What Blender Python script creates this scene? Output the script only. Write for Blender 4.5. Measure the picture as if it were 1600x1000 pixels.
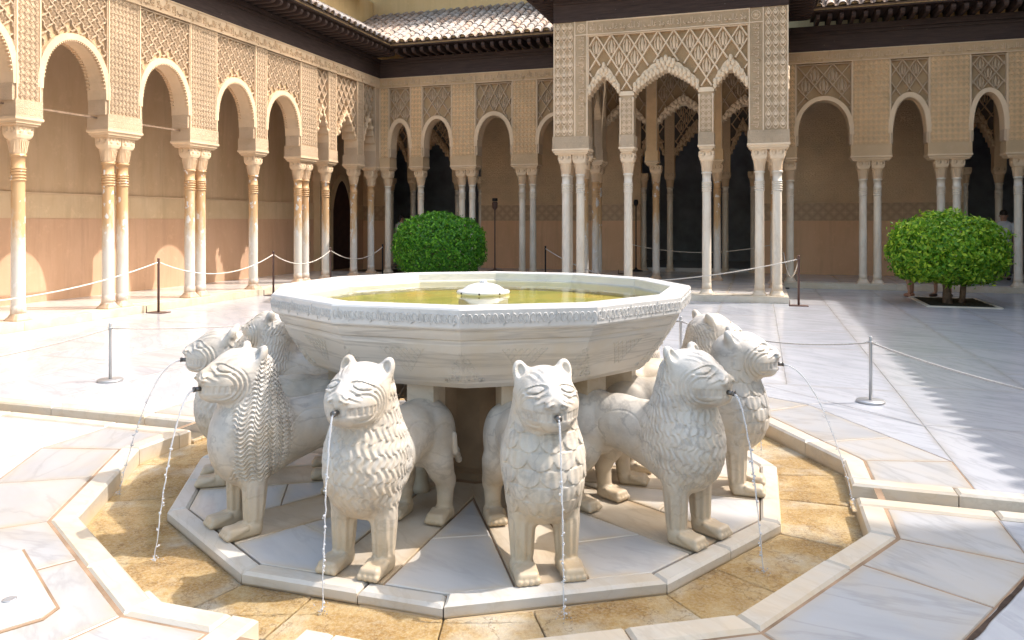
import bpy, bmesh, math, random
import numpy as np
from math import sin, cos, pi, radians, sqrt, atan2, floor
from mathutils import Vector, Matrix, Euler
from mathutils.geometry import tessellate_polygon

S = bpy.context.scene
C = S.collection
for o in list(bpy.data.objects):
    bpy.data.objects.remove(o)
rnd = random.Random(7)

# ---------------------------------------------------------------- camera
cam_d = bpy.data.cameras.new('camera')
cam = bpy.data.objects.new('camera', cam_d)
C.objects.link(cam)
cam.location = (1.799, -4.951, 1.60)
cam.rotation_euler = (radians(90), 0, radians(17.835))
cam_d.sensor_width = 36
cam_d.lens = 36 * 1201.86 / 1600
cam_d.shift_y = -(500 - 344.86) / 1600
cam_d.clip_end = 400
S.camera = cam

# ---------------------------------------------------------------- light
SUN_AZ, SUN_EL = radians(25.5), radians(53.5)          # azimuth from +X towards +Y
w = bpy.data.worlds.new('World')
S.world = w
w.use_nodes = True
wn = w.node_tree
bg = wn.nodes['Background']
sky = wn.nodes.new('ShaderNodeTexSky')
sky.sky_type = 'NISHITA'
sky.sun_disc = False
sky.sun_elevation = SUN_EL
sky.sun_rotation = pi / 2 - SUN_AZ
sky.air_density = 1.7
sky.dust_density = 5.0
sky.ozone_density = 1.6
wn.links.new(sky.outputs[0], bg.inputs[0])
bg.inputs[1].default_value = 0.15
sl = bpy.data.lights.new('sun', 'SUN')
sl.energy = 2.0
sl.angle = radians(0.5)
sl.color = (1.0, 0.93, 0.885)
sun = bpy.data.objects.new('sun', sl)
C.objects.link(sun)
sun.location = (14, 9, 26)
sun.rotation_euler = Vector((-cos(SUN_AZ) * cos(SUN_EL), -sin(SUN_AZ) * cos(SUN_EL), -sin(SUN_EL))).to_track_quat('-Z', 'Y').to_euler()
S.view_settings.view_transform = 'Standard'
S.view_settings.look = 'None'
S.view_settings.gamma = 1
S.view_settings.exposure = 1.48
S.cycles.max_bounces = 10
S.cycles.diffuse_bounces = 5
S.cycles.transparent_max_bounces = 12

# ---------------------------------------------------------------- helpers
def attach(o, parent, local=False):
    o.parent = parent
    if not local:
        o.matrix_parent_inverse = Matrix.Translation(-wloc(parent))
def wloc(o):
    v = Vector(o.location)
    p = o.parent
    if p is not None:
        v = v + wloc(p) + o.matrix_parent_inverse.translation
    return v
def tag(o, label=None, cat=None, group=None, kind=None):
    if label: o['label'] = label
    if cat: o['category'] = cat
    if group: o['group'] = group
    if kind: o['kind'] = kind
    return o
def thing(name, label, cat, loc=(0, 0, 0), rotz=0, group=None):
    o = bpy.data.objects.new(name, None)
    C.objects.link(o)
    o.location = loc
    o.rotation_euler = (0, 0, rotz)
    o.empty_display_size = 0.2
    return tag(o, label, cat, group)
def link(name, mesh, parent=None, local=False, loc=None, rot=None, scale=None):
    o = bpy.data.objects.new(name, mesh)
    C.objects.link(o)
    if loc is not None: o.location = loc
    if rot is not None: o.rotation_euler = rot
    if scale is not None: o.scale = scale
    if parent is not None: attach(o, parent, local)
    return o

class MB:
    """collects vertices and faces of one mesh"""
    def __init__(s): s.v = []; s.f = []; s.sm = []
    def add(s, vs, fs, smooth=False):
        b = len(s.v)
        s.v += [tuple(p) for p in vs]
        for f in fs:
            s.f.append(tuple(b + i for i in f)); s.sm.append(smooth)
    def hexa(s, p):                 # 8 points: bottom 4 ccw, top 4 ccw
        s.add(p, [(3, 2, 1, 0), (4, 5, 6, 7), (0, 1, 5, 4), (1, 2, 6, 5), (2, 3, 7, 6), (3, 0, 4, 7)])
    def box(s, x0, x1, y0, y1, z0, z1):
        s.hexa([(x0, y0, z0), (x1, y0, z0), (x1, y1, z0), (x0, y1, z0), (x0, y0, z1), (x1, y0, z1), (x1, y1, z1), (x0, y1, z1)])
    def prism(s, poly, z0, z1, bottom=True):
        n = len(poly)
        tris = tessellate_polygon([[Vector((p[0], p[1], 0)) for p in poly]])
        vs = [(p[0], p[1], z1) for p in poly] + [(p[0], p[1], z0) for p in poly]
        fs = [tuple(t) for t in tris] if n > 4 else [tuple(range(n))]
        if bottom: fs = fs + [tuple(n + i for i in reversed(f)) for f in fs]
        fs = fs + [(i, i + n, (i + 1) % n + n, (i + 1) % n) for i in range(n)]
        s.add(vs, fs)
    def lathe(s, prof, n=20, c=(0, 0, 0), smooth=True, a0=0.0, cap=True):
        vs = []; fs = []
        m = len(prof)
        for r, z in prof:
            for i in range(n):
                a = a0 + 2 * pi * i / n
                vs.append((c[0] + r * cos(a), c[1] + r * sin(a), c[2] + z))
        for j in range(m - 1):
            for i in range(n):
                k = (i + 1) % n
                fs.append((j * n + i, j * n + k, (j + 1) * n + k, (j + 1) * n + i))
        if cap:
            if prof[0][0] > 1e-4: fs.append(tuple(range(n - 1, -1, -1)))
            if prof[-1][0] > 1e-4: fs.append(tuple((m - 1) * n + i for i in range(n)))
        s.add(vs, fs, smooth)
    def tube(s, pts, r, n=8, cap=True):
        pts = [Vector(p) for p in pts]
        rs = r if isinstance(r, (list, tuple)) else [r] * len(pts)
        vs = []; fs = []
        for i, p in enumerate(pts):
            t = (pts[min(i + 1, len(pts) - 1)] - pts[max(i - 1, 0)]).normalized()
            u = t.cross(Vector((0, 0, 1)))
            if u.length < 0.05: u = t.cross(Vector((1, 0, 0)))
            u.normalize(); q = t.cross(u)
            for k in range(n):
                a = 2 * pi * k / n
                vs.append(p + (u * cos(a) + q * sin(a)) * rs[i])
        for i in range(len(pts) - 1):
            for k in range(n):
                l = (k + 1) % n
                fs.append((i * n + k, i * n + l, (i + 1) * n + l, (i + 1) * n + k))
        if cap:
            fs.append(tuple(range(n - 1, -1, -1))); fs.append(tuple((len(pts) - 1) * n + k for k in range(n)))
        s.add(vs, fs, True)
    def ball(s, c, r, nu=10, nv=6):
        rx, ry, rz = r if isinstance(r, (tuple, list)) else (r, r, r)
        vs = []; fs = []
        for j in range(nv + 1):
            t = pi * j / nv
            for i in range(nu):
                a = 2 * pi * i / nu
                vs.append((c[0] + rx * sin(t) * cos(a), c[1] + ry * sin(t) * sin(a), c[2] + rz * cos(t)))
        for j in range(nv):
            for i in range(nu):
                k = (i + 1) % nu
                fs.append((j * nu + i, (j + 1) * nu + i, (j + 1) * nu + k, j * nu + k))
        s.add(vs, fs, True)
    def mesh(s, name, mat=None):
        m = bpy.data.meshes.new(name)
        m.from_pydata(s.v, [], s.f)
        if any(s.sm): m.polygons.foreach_set('use_smooth', s.sm)
        if mat is not None: m.materials.append(mat)
        m.update()
        return m
    def build(s, name, mat, parent=None, local=False, recalc=True, bevel=0):
        me = s.mesh(name, mat)
        if recalc or bevel:
            bm = bmesh.new(); bm.from_mesh(me)
            if bevel:
                es = [e for e in bm.edges if len(e.link_faces) == 2 and e.calc_face_angle(0) > 0.6]
                bmesh.ops.bevel(bm, geom=es, offset=bevel, segments=1, affect='EDGES', clamp_overlap=True)
            bmesh.ops.recalc_face_normals(bm, faces=bm.faces)
            bm.to_mesh(me); bm.free()
        return link(name, me, parent, local)

# facade frames: (s along the facade, d out towards the court, z up)
class Fr:
    def __init__(f, o, es, ed): f.o = Vector(o); f.es = Vector(es); f.ed = Vector(ed)
    def p(f, s, d, z): return f.o + f.es * s + f.ed * d + Vector((0, 0, z))
    def rot(f):        # rotation whose local x = along (either way), y = out, z = up
        x = f.ed.cross(Vector((0, 0, 1)))
        return Matrix((x, f.ed, Vector((0, 0, 1)))).transposed()
def fbox(mb, f, s0, s1, d0, d1, z0, z1):
    mb.hexa([f.p(s0, d0, z0), f.p(s1, d0, z0), f.p(s1, d1, z0), f.p(s0, d1, z0), f.p(s0, d0, z1), f.p(s1, d0, z1), f.p(s1, d1, z1), f.p(s0, d1, z1)])

# ---------------------------------------------------------------- materials
class NT:
    def __init__(s, name, rough=0.7, spec=0.4, metal=0.0):
        s.m = bpy.data.materials.new(name)
        s.m.use_nodes = True
        s.t = s.m.node_tree
        s.b = s.t.nodes['Principled BSDF']
        s.b.inputs['Roughness'].default_value = rough
        s.b.inputs['Specular IOR Level'].default_value = spec
        s.b.inputs['Metallic'].default_value = metal
        s.tc = s.t.nodes.new('ShaderNodeTexCoord')
        s.obj = s.tc.outputs['Object']
        s.oi = None
    def n(s, ty, **kw):
        x = s.t.nodes.new(ty)
        for k, v in kw.items(): setattr(x, k, v)
        return x
    def l(s, a, b): s.t.links.new(a, b)
    def inp(s, sock, v):
        if isinstance(v, bpy.types.NodeSocket): s.l(v, sock)
        elif v is not None:
            if hasattr(sock.default_value, '__len__') and not hasattr(v, '__len__'): v = (v, v, v)
            if hasattr(v, '__len__') and len(v) == 3 and len(sock.default_value) == 4: v = (*v, 1)
            sock.default_value = v
    def rand(s):
        if s.oi is None: s.oi = s.n('ShaderNodeObjectInfo')
        return s.oi.outputs['Random']
    def map(s, vec=None, scale=(1, 1, 1), rot=(0, 0, 0), loc=(0, 0, 0)):
        x = s.n('ShaderNodeMapping')
        s.inp(x.inputs['Vector'], vec or s.obj)
        s.inp(x.inputs['Scale'], scale); s.inp(x.inputs['Rotation'], rot); s.inp(x.inputs['Location'], loc)
        return x.outputs[0]
    def shift(s, vec=None, amount=40.0):      # per-object offset so that copies differ
        a = s.n('ShaderNodeVectorMath', operation='ADD')
        sc = s.n('ShaderNodeVectorMath', operation='SCALE')
        cmb = s.n('ShaderNodeCombineXYZ')
        for i in range(3): s.l(s.rand(), cmb.inputs[i])
        s.l(cmb.outputs[0], sc.inputs[0]); sc.inputs['Scale'].default_value = amount
        s.l(vec or s.obj, a.inputs[0]); s.l(sc.outputs[0], a.inputs[1])
        return a.outputs[0]
    def noise(s, vec=None, scale=5, detail=4, rough=0.55, dist=0.0):
        x = s.n('ShaderNodeTexNoise')
        s.l(vec or s.obj, x.inputs['Vector'])
        s.inp(x.inputs['Scale'], scale); s.inp(x.inputs['Detail'], detail); s.inp(x.inputs['Roughness'], rough); s.inp(x.inputs['Distortion'], dist)
        return x.outputs['Fac']
    def voro(s, vec=None, scale=5, feature='F1', rnd=1.0):
        x = s.n('ShaderNodeTexVoronoi', feature=feature)
        s.l(vec or s.obj, x.inputs['Vector'])
        s.inp(x.inputs['Scale'], scale); s.inp(x.inputs['Randomness'], rnd)
        return x.outputs['Distance']
    def wave(s, vec=None, scale=5, dist=2, detail=2, dscale=1, dirn='X'):
        x = s.n('ShaderNodeTexWave', bands_direction=dirn)
        s.l(vec or s.obj, x.inputs['Vector'])
        for k, v in (('Scale', scale), ('Distortion', dist), ('Detail', detail), ('Detail Scale', dscale)): s.inp(x.inputs[k], v)
        return x.outputs['Fac']
    def math(s, op, a, b=None, c=None, clamp=False):
        x = s.n('ShaderNodeMath', operation=op, use_clamp=clamp)
        for i, v in enumerate((a, b, c)):
            if v is not None: s.inp(x.inputs[i], v)
        return x.outputs[0]
    def ramp(s, fac, stops, interp='LINEAR'):
        x = s.n('ShaderNodeValToRGB')
        x.color_ramp.interpolation = interp
        e = x.color_ramp.elements
        while len(e) < len(stops): e.new(0.5)
        for el, (p, c) in zip(e, stops):
            el.position = p
            el.color = (c, c, c, 1) if not hasattr(c, '__len__') else (*c, 1)
        s.l(fac, x.inputs[0])
        return x.outputs[0]
    def mix(s, fac, a, b, mode='MIX'):
        x = s.n('ShaderNodeMix', data_type='RGBA', blend_type=mode)
        s.inp(x.inputs[0], fac); s.inp(x.inputs[6], a); s.inp(x.inputs[7], b)
        return x.outputs[2]
    def sep(s, vec=None):
        x = s.n('ShaderNodeSeparateXYZ'); s.l(vec or s.obj, x.inputs[0]); return x.outputs
    def comb(s, a, b, c):
        x = s.n('ShaderNodeCombineXYZ')
        for i, v in enumerate((a, b, c)): s.inp(x.inputs[i], v)
        return x.outputs[0]
    def col(s, v): s.inp(s.b.inputs['Base Color'], v)
    def rough(s, v): s.inp(s.b.inputs['Roughness'], v)
    def bump(s, h, strength=0.5, dist=0.01, prev=None):
        x = s.n('ShaderNodeBump')
        x.inputs['Strength'].default_value = strength; x.inputs['Distance'].default_value = dist
        s.l(h, x.inputs['Height'])
        if prev is not None: s.l(prev, x.inputs['Normal'])
        s.l(x.outputs[0], s.b.inputs['Normal'])
        return x.outputs[0]

MT = {}
def plain(name, col, rough=0.6, spec=0.4, metal=0, var=0.12, scale=8):
    k = NT(name, rough, spec, metal)
    f = k.noise(k.shift(), scale, 5)
    k.col(k.ramp(f, [(0.3, [c * (1 - var) for c in col]), (0.7, [min(1, c * (1 + var)) for c in col])]))
    k.bump(k.noise(k.shift(), scale * 6, 3), 0.15, 0.004)
    MT[name] = k.m
    return k.m

def stucco(name, base, period, carve, dark=0.82, lens=1.0):
    k = NT(name, 0.85, 0.2)
    # mirrored repeat makes the relief read as arabesque
    x, y, z = k.sep()
    pp = lambda v, p: k.math('PINGPONG', v, p)
    q = k.comb(pp(x, period), pp(y, period), pp(z, period * 1.5))
    e = k.voro(q, 2.4 / period, 'DISTANCE_TO_EDGE')
    r = k.math('MULTIPLY', k.math('SINE', k.math('MULTIPLY', k.voro(q, 1.5 / period, 'F1'), 26.0)), 0.5)
    h = k.math('ADD', k.ramp(e, [(0.02, 0.0), (0.10, 1.0)]), k.math('MULTIPLY', r, 0.5))
    big = k.noise(None, 0.9, 5, 0.6)
    fine = k.noise(None, 22, 4)
    c = k.ramp(big, [(0.3, [v * dark for v in base]), (0.5, base), (0.72, [min(1, v * 1.12) for v in base])])
    c = k.mix(k.ramp(k.noise(None, 3.1, 6, 0.7), [(0.5, 0.0), (0.75, 0.45)]), c, [base[0] * 1.12, base[1] * 1.16, base[2] * 1.28])
    k.col(c)
    b = k.bump(fine, 0.15, 0.004)
    if carve: k.bump(h, carve, 0.022, b)
    MT[name] = k.m
    return k.m
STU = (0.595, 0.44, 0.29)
stucco('carved_stucco', STU, 0.085, 0.5)  # plaster colour kept darker for the sunlit arcade
stucco('shade_lifted_stucco', (0.86, 0.60, 0.335), 0.06, 0.4)  # same plaster, colour lifted to offset the shade on the back facade
stucco('smooth_stucco', (0.70, 0.52, 0.335), 0.1, 0.0)
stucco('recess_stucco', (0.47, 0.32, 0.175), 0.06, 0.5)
stucco('panel_ground', (0.64, 0.45, 0.26), 0.06, 0.5)
stucco('pavilion_ground', (0.58, 0.425, 0.265), 0.06, 0.5)
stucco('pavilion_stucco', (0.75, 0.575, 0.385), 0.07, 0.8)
stucco('pavilion_plain_stucco', (0.78, 0.61, 0.42), 0.07, 0.0)
stucco('muqarnas_plaster', (0.78, 0.62, 0.43), 0.06, 0.0, 0.75)
stucco('gallery_carved_plaster', (0.78, 0.56, 0.34), 0.16, 0.6)

def plaster(name, a, b, vert=True):
    k = NT(name, 0.85, 0.2)
    v = k.map(scale=(1.6, 1.6, 0.35)) if vert else k.obj
    c = k.ramp(k.noise(v, 1.3, 6, 0.62), [(0.3, a), (0.7, b)])
    c = k.mix(k.ramp(k.noise(None, 0.7, 3), [(0.45, 0), (0.7, 0.35)]), c, [x * 0.86 for x in a])
    st = k.ramp(k.noise(k.map(scale=(2.6, 2.6, 0.22)), 1.6, 6, 0.7), [(0.5, 0), (0.72, 0.5)])
    c = k.mix(st, c, [x * 0.74 for x in a])
    c = k.mix(k.ramp(k.noise(None, 5.5, 7, 0.7), [(0.56, 0), (0.7, 0.35)]), c, [min(1, x * 1.18) for x in b])
    k.col(c)
    k.bump(k.noise(None, 16, 6, 0.7), 0.3, 0.008)
    MT[name] = k.m
plaster('tan_plaster', (0.58, 0.40, 0.235), (0.68, 0.495, 0.315))
plaster('peach_dado', (0.58, 0.365, 0.23), (0.66, 0.43, 0.285))
plaster('pale_band', (0.62, 0.45, 0.265), (0.72, 0.55, 0.36), False)
plaster('brown_dado', (0.73, 0.45, 0.26), (0.79, 0.50, 0.305))
plaster('ochre_wall', (0.60, 0.42, 0.20), (0.66, 0.48, 0.25))
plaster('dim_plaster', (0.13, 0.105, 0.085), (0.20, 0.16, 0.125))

k = NT('tile_band', 0.6, 0.4)                       # geometric band of the gallery wall
x, y, z = k.sep()
u = k.math('PINGPONG', k.math('ADD', x, y), 0.14); v = k.math('PINGPONG', z, 0.14)
dd = k.math('ABSOLUTE', k.math('SUBTRACT', k.math('ADD', u, v), 0.14))
ck = k.voro(k.comb(u, v, 0.0), 26, 'F1', 0.0)
c = k.mix(k.ramp(dd, [(0.0, 1), (0.16, 0)]), (0.70, 0.50, 0.30), (0.47, 0.31, 0.19))
c = k.mix(k.ramp(ck, [(0.25, 0.5), (0.45, 0)]), c, (0.43, 0.30, 0.19))
k.col(c); MT['tile_band'] = k.m

k = NT('dark_wood', 0.7, 0.3)
g = k.noise(k.map(scale=(1.2, 1.2, 14)), 2.2, 6, 0.65)
c = k.ramp(g, [(0.3, (0.034, 0.021, 0.017)), (0.7, (0.072, 0.045, 0.036))])
sp = k.ramp(k.voro(k.map(scale=(1, 1, 1.4)), 5.5), [(0.035, 1), (0.06, 0)])
c = k.mix(k.math('MULTIPLY', sp, 0.55), c, (0.35, 0.3, 0.26))
k.col(c); k.bump(g, 0.4, 0.006); MT['dark_wood'] = k.m

k = NT('roof_tile', 0.8, 0.25)
r = k.rand()
c = k.ramp(r, [(0.0, (0.26, 0.22, 0.19)), (0.3, (0.40, 0.35, 0.30)), (0.55, (0.36, 0.235, 0.16)), (0.7, (0.44, 0.37, 0.31)), (1.0, (0.20, 0.175, 0.155))])
li = k.ramp(k.noise(k.shift(), 9, 5, 0.7), [(0.42, 0), (0.62, 0.75)])
c = k.mix(li, c, (0.40, 0.375, 0.345))
dk = k.ramp(k.noise(k.shift(), 17, 4, 0.7), [(0.6, 0), (0.75, 0.5)])
c = k.mix(dk, c, (0.12, 0.10, 0.09))
k.col(c); k.bump(k.noise(k.shift(), 50, 3), 0.4, 0.006); MT['roof_tile'] = k.m
plain('pan_tile', (0.16, 0.115, 0.085), 0.85, 0.2, 0, 0.4, 6)
plain('mortar', (0.42, 0.29, 0.15), 0.9, 0.2, 0, 0.35, 12)

def marble(name, base, vein, rough, dens=0.5, warm=(0.62, 0.50, 0.33), wamt=0.0, per=True, stretch=(1, 4, 4), scale=1.4, streak=0.5, zstain=None):
    k = NT(name, rough, 0.32 if name in ('floor_marble', 'ring_marble') else 0.5)
    v = k.shift() if per else k.obj
    if per:
        rt = k.math('MULTIPLY', k.math('FRACT', k.math('MULTIPLY', k.rand(), 7.31)), 1.1)
        v = k.map(v, rot=k.comb(0.0, 0.0, rt))
    vs = k.map(v, scale=stretch)
    f = k.noise(vs, scale, 7, 0.55, 0.15)
    c = k.ramp(f, [(0.34, base), (0.5, [b * 0.96 for b in base]), (0.64, [(b + v_) / 2 for b, v_ in zip(base, vein)]), (0.80, [b * 0.93 for b in base])])
    th = k.math('ABSOLUTE', k.math('SUBTRACT', k.noise(k.map(v, scale=[q * 0.8 for q in stretch], loc=(3, 1, 7)), scale * 1.3, 6, 0.55, 0.25), 0.5))
    c = k.mix(k.ramp(th, [(0.0, streak), (0.035, 0.0)]), c, [q * 0.8 for q in vein])
    if per:
        tint = k.ramp(k.math('FRACT', k.math('MULTIPLY', k.rand(), 3.7)), [(0, (0.88, 0.89, 0.91)), (0.3, (1.0, 1.0, 1.0)), (0.6, (0.99, 0.965, 0.93)), (0.8, (0.93, 0.94, 0.96)), (1, (1.04, 1.03, 1.01))])
        c = k.mix(1.0, c, tint, 'MULTIPLY')
    if per:
        at = k.n('ShaderNodeAttribute'); at.attribute_name = 'edge'
        ef = k.math('MULTIPLY', k.math('POWER', at.outputs['Fac'], 1.6), k.ramp(k.noise(v, 4.5, 5, 0.65), [(0.32, 0.1), (0.68, 0.85)]))
        c = k.mix(ef, c, [q * 0.9 for q in warm])
    if wamt:
        wf = k.ramp(k.noise(k.shift(amount=11) if per else k.obj, 2.1, 6, 0.65), [(0.45, 0), (0.72, wamt)])
        c = k.mix(wf, c, warm)
    if zstain:
        z = k.sep()[2]
        g = k.math('ADD', z, k.math('MULTIPLY', k.math('SUBTRACT', k.noise(k.map(scale=(5, 5, 1.5)), 2.2, 5, 0.6), 0.5), zstain[2]))
        zf = k.n('ShaderNodeMapRange'); k.l(g, zf.inputs[0])
        zf.inputs[1].default_value = zstain[0]; zf.inputs[2].default_value = zstain[1]
        zf.inputs[3].default_value = zstain[3]; zf.inputs[4].default_value = 0
        c = k.mix(zf.outputs[0], c, warm)
    k.col(c)
    k.rough(k.ramp(k.noise(v, 2.0, 2, 0.4), [(0.3, rough), (0.7, rough + 0.03)]))
    k.bump(k.noise(v, 14, 2), 0.05, 0.004)
    MT[name] = k.m
    return k
marble('floor_marble', (0.435, 0.445, 0.468), (0.30, 0.31, 0.335), 0.19, streak=0.3, warm=(0.36, 0.34, 0.32))
marble('ring_marble', (0.40, 0.398, 0.395), (0.27, 0.266, 0.265), 0.28, wamt=0.4, warm=(0.42, 0.345, 0.245), streak=0.45, scale=1.0)
marble('platform_marble', (0.53, 0.525, 0.515), (0.37, 0.37, 0.37), 0.22, wamt=0.15, streak=0.2, scale=1.2)
marble('stained_marble', (0.55, 0.485, 0.39), (0.43, 0.35, 0.25), 0.32, wamt=0.6, warm=(0.42, 0.29, 0.15), streak=0.35)
marble('curb_marble', (0.53, 0.485, 0.41), (0.43, 0.36, 0.27), 0.35, wamt=0.55, warm=(0.58, 0.43, 0.25), streak=0.3, scale=2.0, zstain=(-0.14, -0.01, 0.06, 0.85))
marble('plinth_marble', (0.54, 0.515, 0.465), (0.48, 0.42, 0.33), 0.33, wamt=0.4, warm=(0.50, 0.36, 0.19), streak=0.3, scale=2.0, zstain=(-0.20, -0.055, 0.05, 0.85))
marble('step_marble', (0.72, 0.66, 0.56), (0.58, 0.49, 0.36), 0.35, wamt=0.4, streak=0.2)
marble('gallery_marble', (0.66, 0.63, 0.60), (0.52, 0.5, 0.48), 0.2, streak=0.15)
kl = marble('lion_marble', (0.575, 0.54, 0.48), (0.33, 0.315, 0.30), 0.46, wamt=0.65, warm=(0.50, 0.37, 0.21), stretch=(1.1, 3.0, 3.0), scale=2.0, streak=0.5, zstain=(0.0, 0.46, 0.30, 0.75))
v = kl.shift(amount=9)
g = kl.ramp(kl.noise(v, 7, 7, 0.72), [(0.50, 0), (0.70, 0.55)])
c0 = kl.b.inputs['Base Color'].links[0].from_socket
kl.col(kl.mix(g, c0, (0.36, 0.325, 0.275)))
pt = kl.ramp(kl.noise(v, 46, 4, 0.7), [(0.60, 1.0), (0.70, 0.0)])
b0 = kl.bump(kl.noise(v, 24, 6, 0.7), 0.35, 0.006)
kl.bump(pt, 0.25, 0.004, b0)
k = marble('bowl_marble', (0.60, 0.57, 0.52), (0.33, 0.315, 0.30), 0.35, wamt=0.6, warm=(0.55, 0.46, 0.32), per=False, stretch=(0.55, 0.55, 11.0), scale=1.3, streak=0.5)
marble('rim_marble', (0.62, 0.605, 0.575), (0.46, 0.45, 0.43), 0.3, per=False, stretch=(1, 1, 4), scale=1.6, streak=0.25)
marble('white_column_marble', (0.84, 0.755, 0.62), (0.66, 0.56, 0.44), 0.4, wamt=0.3, warm=(0.52, 0.38, 0.22), stretch=(4, 4, 0.8), scale=1.2, streak=0.3, zstain=(0.0, 0.35, 0.3, 0.5))

k = NT('ochre_column_marble', 0.5, 0.4)             # weathered: ochre skin flaking off white marble
v = k.shift(amount=23)
z = k.sep()[2]
n1 = k.noise(k.map(v, scale=(3, 3, 0.9)), 1.5, 6, 0.65)
up = k.math('MULTIPLY_ADD', z, 0.30, -0.42)
f1 = k.math('ADD', n1, up)
c = k.ramp(f1, [(0.33, (0.66, 0.615, 0.54)), (0.46, (0.62, 0.52, 0.39)), (0.56, (0.57, 0.37, 0.19)), (0.8, (0.54, 0.33, 0.16))])
fl = k.ramp(k.noise(k.map(v, scale=(1.6, 1.6, 1.0), loc=(9, 2, 4)), 5.5, 4, 0.5), [(0.615, 0), (0.635, 1)])
c = k.mix(fl, c, (0.70, 0.67, 0.62))
rf = k.math('ADD', k.noise(k.map(v, scale=(6, 6, 1)), 2, 4), k.math('MULTIPLY', z, -2.2))
c = k.mix(k.ramp(rf, [(0.0, 0), (0.4, 0.8)]), c, (0.50, 0.31, 0.17))
k.col(c); k.bump(k.noise(v, 18, 5), 0.3, 0.006); MT['ochre_column_marble'] = k.m

k = NT('travertine_bed', 0.25, 0.5)
v = k.shift()
n1 = k.noise(v, 3.2, 9, 0.68, 0.6)
c = k.ramp(n1, [(0.30, (0.24, 0.145, 0.055)), (0.43, (0.44, 0.275, 0.10)), (0.55, (0.57, 0.40, 0.185)), (0.70, (0.62, 0.51, 0.345))])
sp = k.ramp(k.noise(v, 26, 6, 0.75), [(0.56, 0), (0.70, 0.75)])
c = k.mix(sp, c, (0.20, 0.105, 0.035))
wh = k.ramp(k.noise(k.map(v, loc=(5, 5, 5)), 1.8, 5, 0.6), [(0.52, 0), (0.64, 0.85)])
c = k.mix(wh, c, (0.64, 0.61, 0.56))
k.col(c)
gr = k.ramp(k.noise(k.map(v, scale=(1, 1, 1), rot=(0, 0, 0.5)), 62, 5, 0.7), [(0.42, 0), (0.66, 0.55)])
c = k.mix(gr, c, (0.70, 0.60, 0.43))
cr = k.ramp(k.math('ABSOLUTE', k.math('SUBTRACT', k.noise(k.map(v, loc=(2, 8, 1)), 2.4, 7, 0.62), 0.5)), [(0.0, 0.5), (0.009, 0.0)])
c = k.mix(cr, c, (0.13, 0.07, 0.03))
k.col(c)
b = k.bump(k.noise(v, 34, 7, 0.75), 0.9, 0.02)
MT['travertine_bed'] = k.m

k = NT('pool_bed', 0.5, 0.4)
n1 = k.noise(None, 2.6, 6, 0.6, 0.5)
c = k.ramp(n1, [(0.32, (0.26, 0.28, 0.06)), (0.5, (0.44, 0.41, 0.12)), (0.66, (0.56, 0.39, 0.09))])
k.col(c); MT['pool_bed'] = k.m

def water(name, tint, rip, scale, refl):
    m = bpy.data.materials.new(name); m.use_nodes = True
    t = m.node_tree; t.nodes.clear()
    out = t.nodes.new('ShaderNodeOutputMaterial')
    mx = t.nodes.new('ShaderNodeMixShader'); tr = t.nodes.new('ShaderNodeBsdfTransparent'); gl = t.nodes.new('ShaderNodeBsdfGlossy')
    fr = t.nodes.new('ShaderNodeFresnel'); bp = t.nodes.new('ShaderNodeBump'); ns = t.nodes.new('ShaderNodeTexNoise'); tc = t.nodes.new('ShaderNodeTexCoord')
    tr.inputs[0].default_value = (*tint, 1); gl.inputs[1].default_value = 0.02
    fr.inputs[0].default_value = 1.33
    ns.inputs['Scale'].default_value = scale; ns.inputs['Detail'].default_value = 3
    bp.inputs['Strength'].default_value = rip; mul = t.nodes.new('ShaderNodeMath'); mul.operation = 'MULTIPLY'; mul.inputs[1].default_value = refl; bp.inputs['Distance'].default_value = 0.01
    L = t.links.new
    L(tc.outputs['Object'], ns.inputs[0]); L(ns.outputs[0], bp.inputs['Height'])
    for x in (gl, fr): L(bp.outputs[0], x.inputs['Normal'])
    L(fr.outputs[0], mul.inputs[0]); L(mul.outputs[0], mx.inputs[0]); L(tr.outputs[0], mx.inputs[1]); L(gl.outputs[0], mx.inputs[2]); L(mx.outputs[0], out.inputs[0])
    MT[name] = m
water('basin_water', (0.93, 0.95, 0.86), 0.16, 9, 0.95)
water('channel_water', (0.96, 0.95, 0.9), 0.16, 14, 0.85)
k = NT('falling_water', 0.1, 0.5)
k.b.inputs['Base Color'].default_value = (0.85, 0.87, 0.9, 1)
k.b.inputs['Transmission Weight'].default_value = 0.55
k.b.inputs['IOR'].default_value = 1.2
MT['falling_water'] = k.m

plain('grey_metal', (0.42, 0.42, 0.42), 0.38, 0.5, 0.6, 0.06)
plain('brown_metal', (0.13, 0.075, 0.06), 0.5, 0.4, 0.2, 0.1)
plain('black_metal', (0.02, 0.02, 0.022), 0.5, 0.4, 0.2)
plain('spout_metal', (0.16, 0.15, 0.14), 0.35, 0.5, 0.8)
plain('rope_cotton', (0.70, 0.64, 0.55), 0.9, 0.1, 0, 0.15, 60)
plain('grey_rope', (0.42, 0.39, 0.36), 0.9, 0.1, 0, 0.15, 60)
plain('bark', (0.16, 0.11, 0.075), 0.9, 0.2, 0, 0.4, 14)
plain('soil', (0.055, 0.045, 0.03), 0.95, 0.1, 0, 0.5, 20)
plain('grey_hall_plaster', (0.34, 0.35, 0.38), 0.9, 0.15, 0, 0.25, 2)  # mottled grey of the hall's inner and end walls
plain('pedestal_stone', (0.30, 0.205, 0.125), 0.5, 0.4, 0, 0.35, 3)
plain('red_door_wood', (0.055, 0.026, 0.02), 0.7, 0.3, 0, 0.3, 6)
plain('skin', (0.42, 0.24, 0.16), 0.55, 0.4, 0, 0.08)
plain('skin_pale', (0.52, 0.33, 0.24), 0.55, 0.4, 0, 0.08)
plain('hair_dark', (0.025, 0.018, 0.014), 0.5, 0.4)
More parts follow.
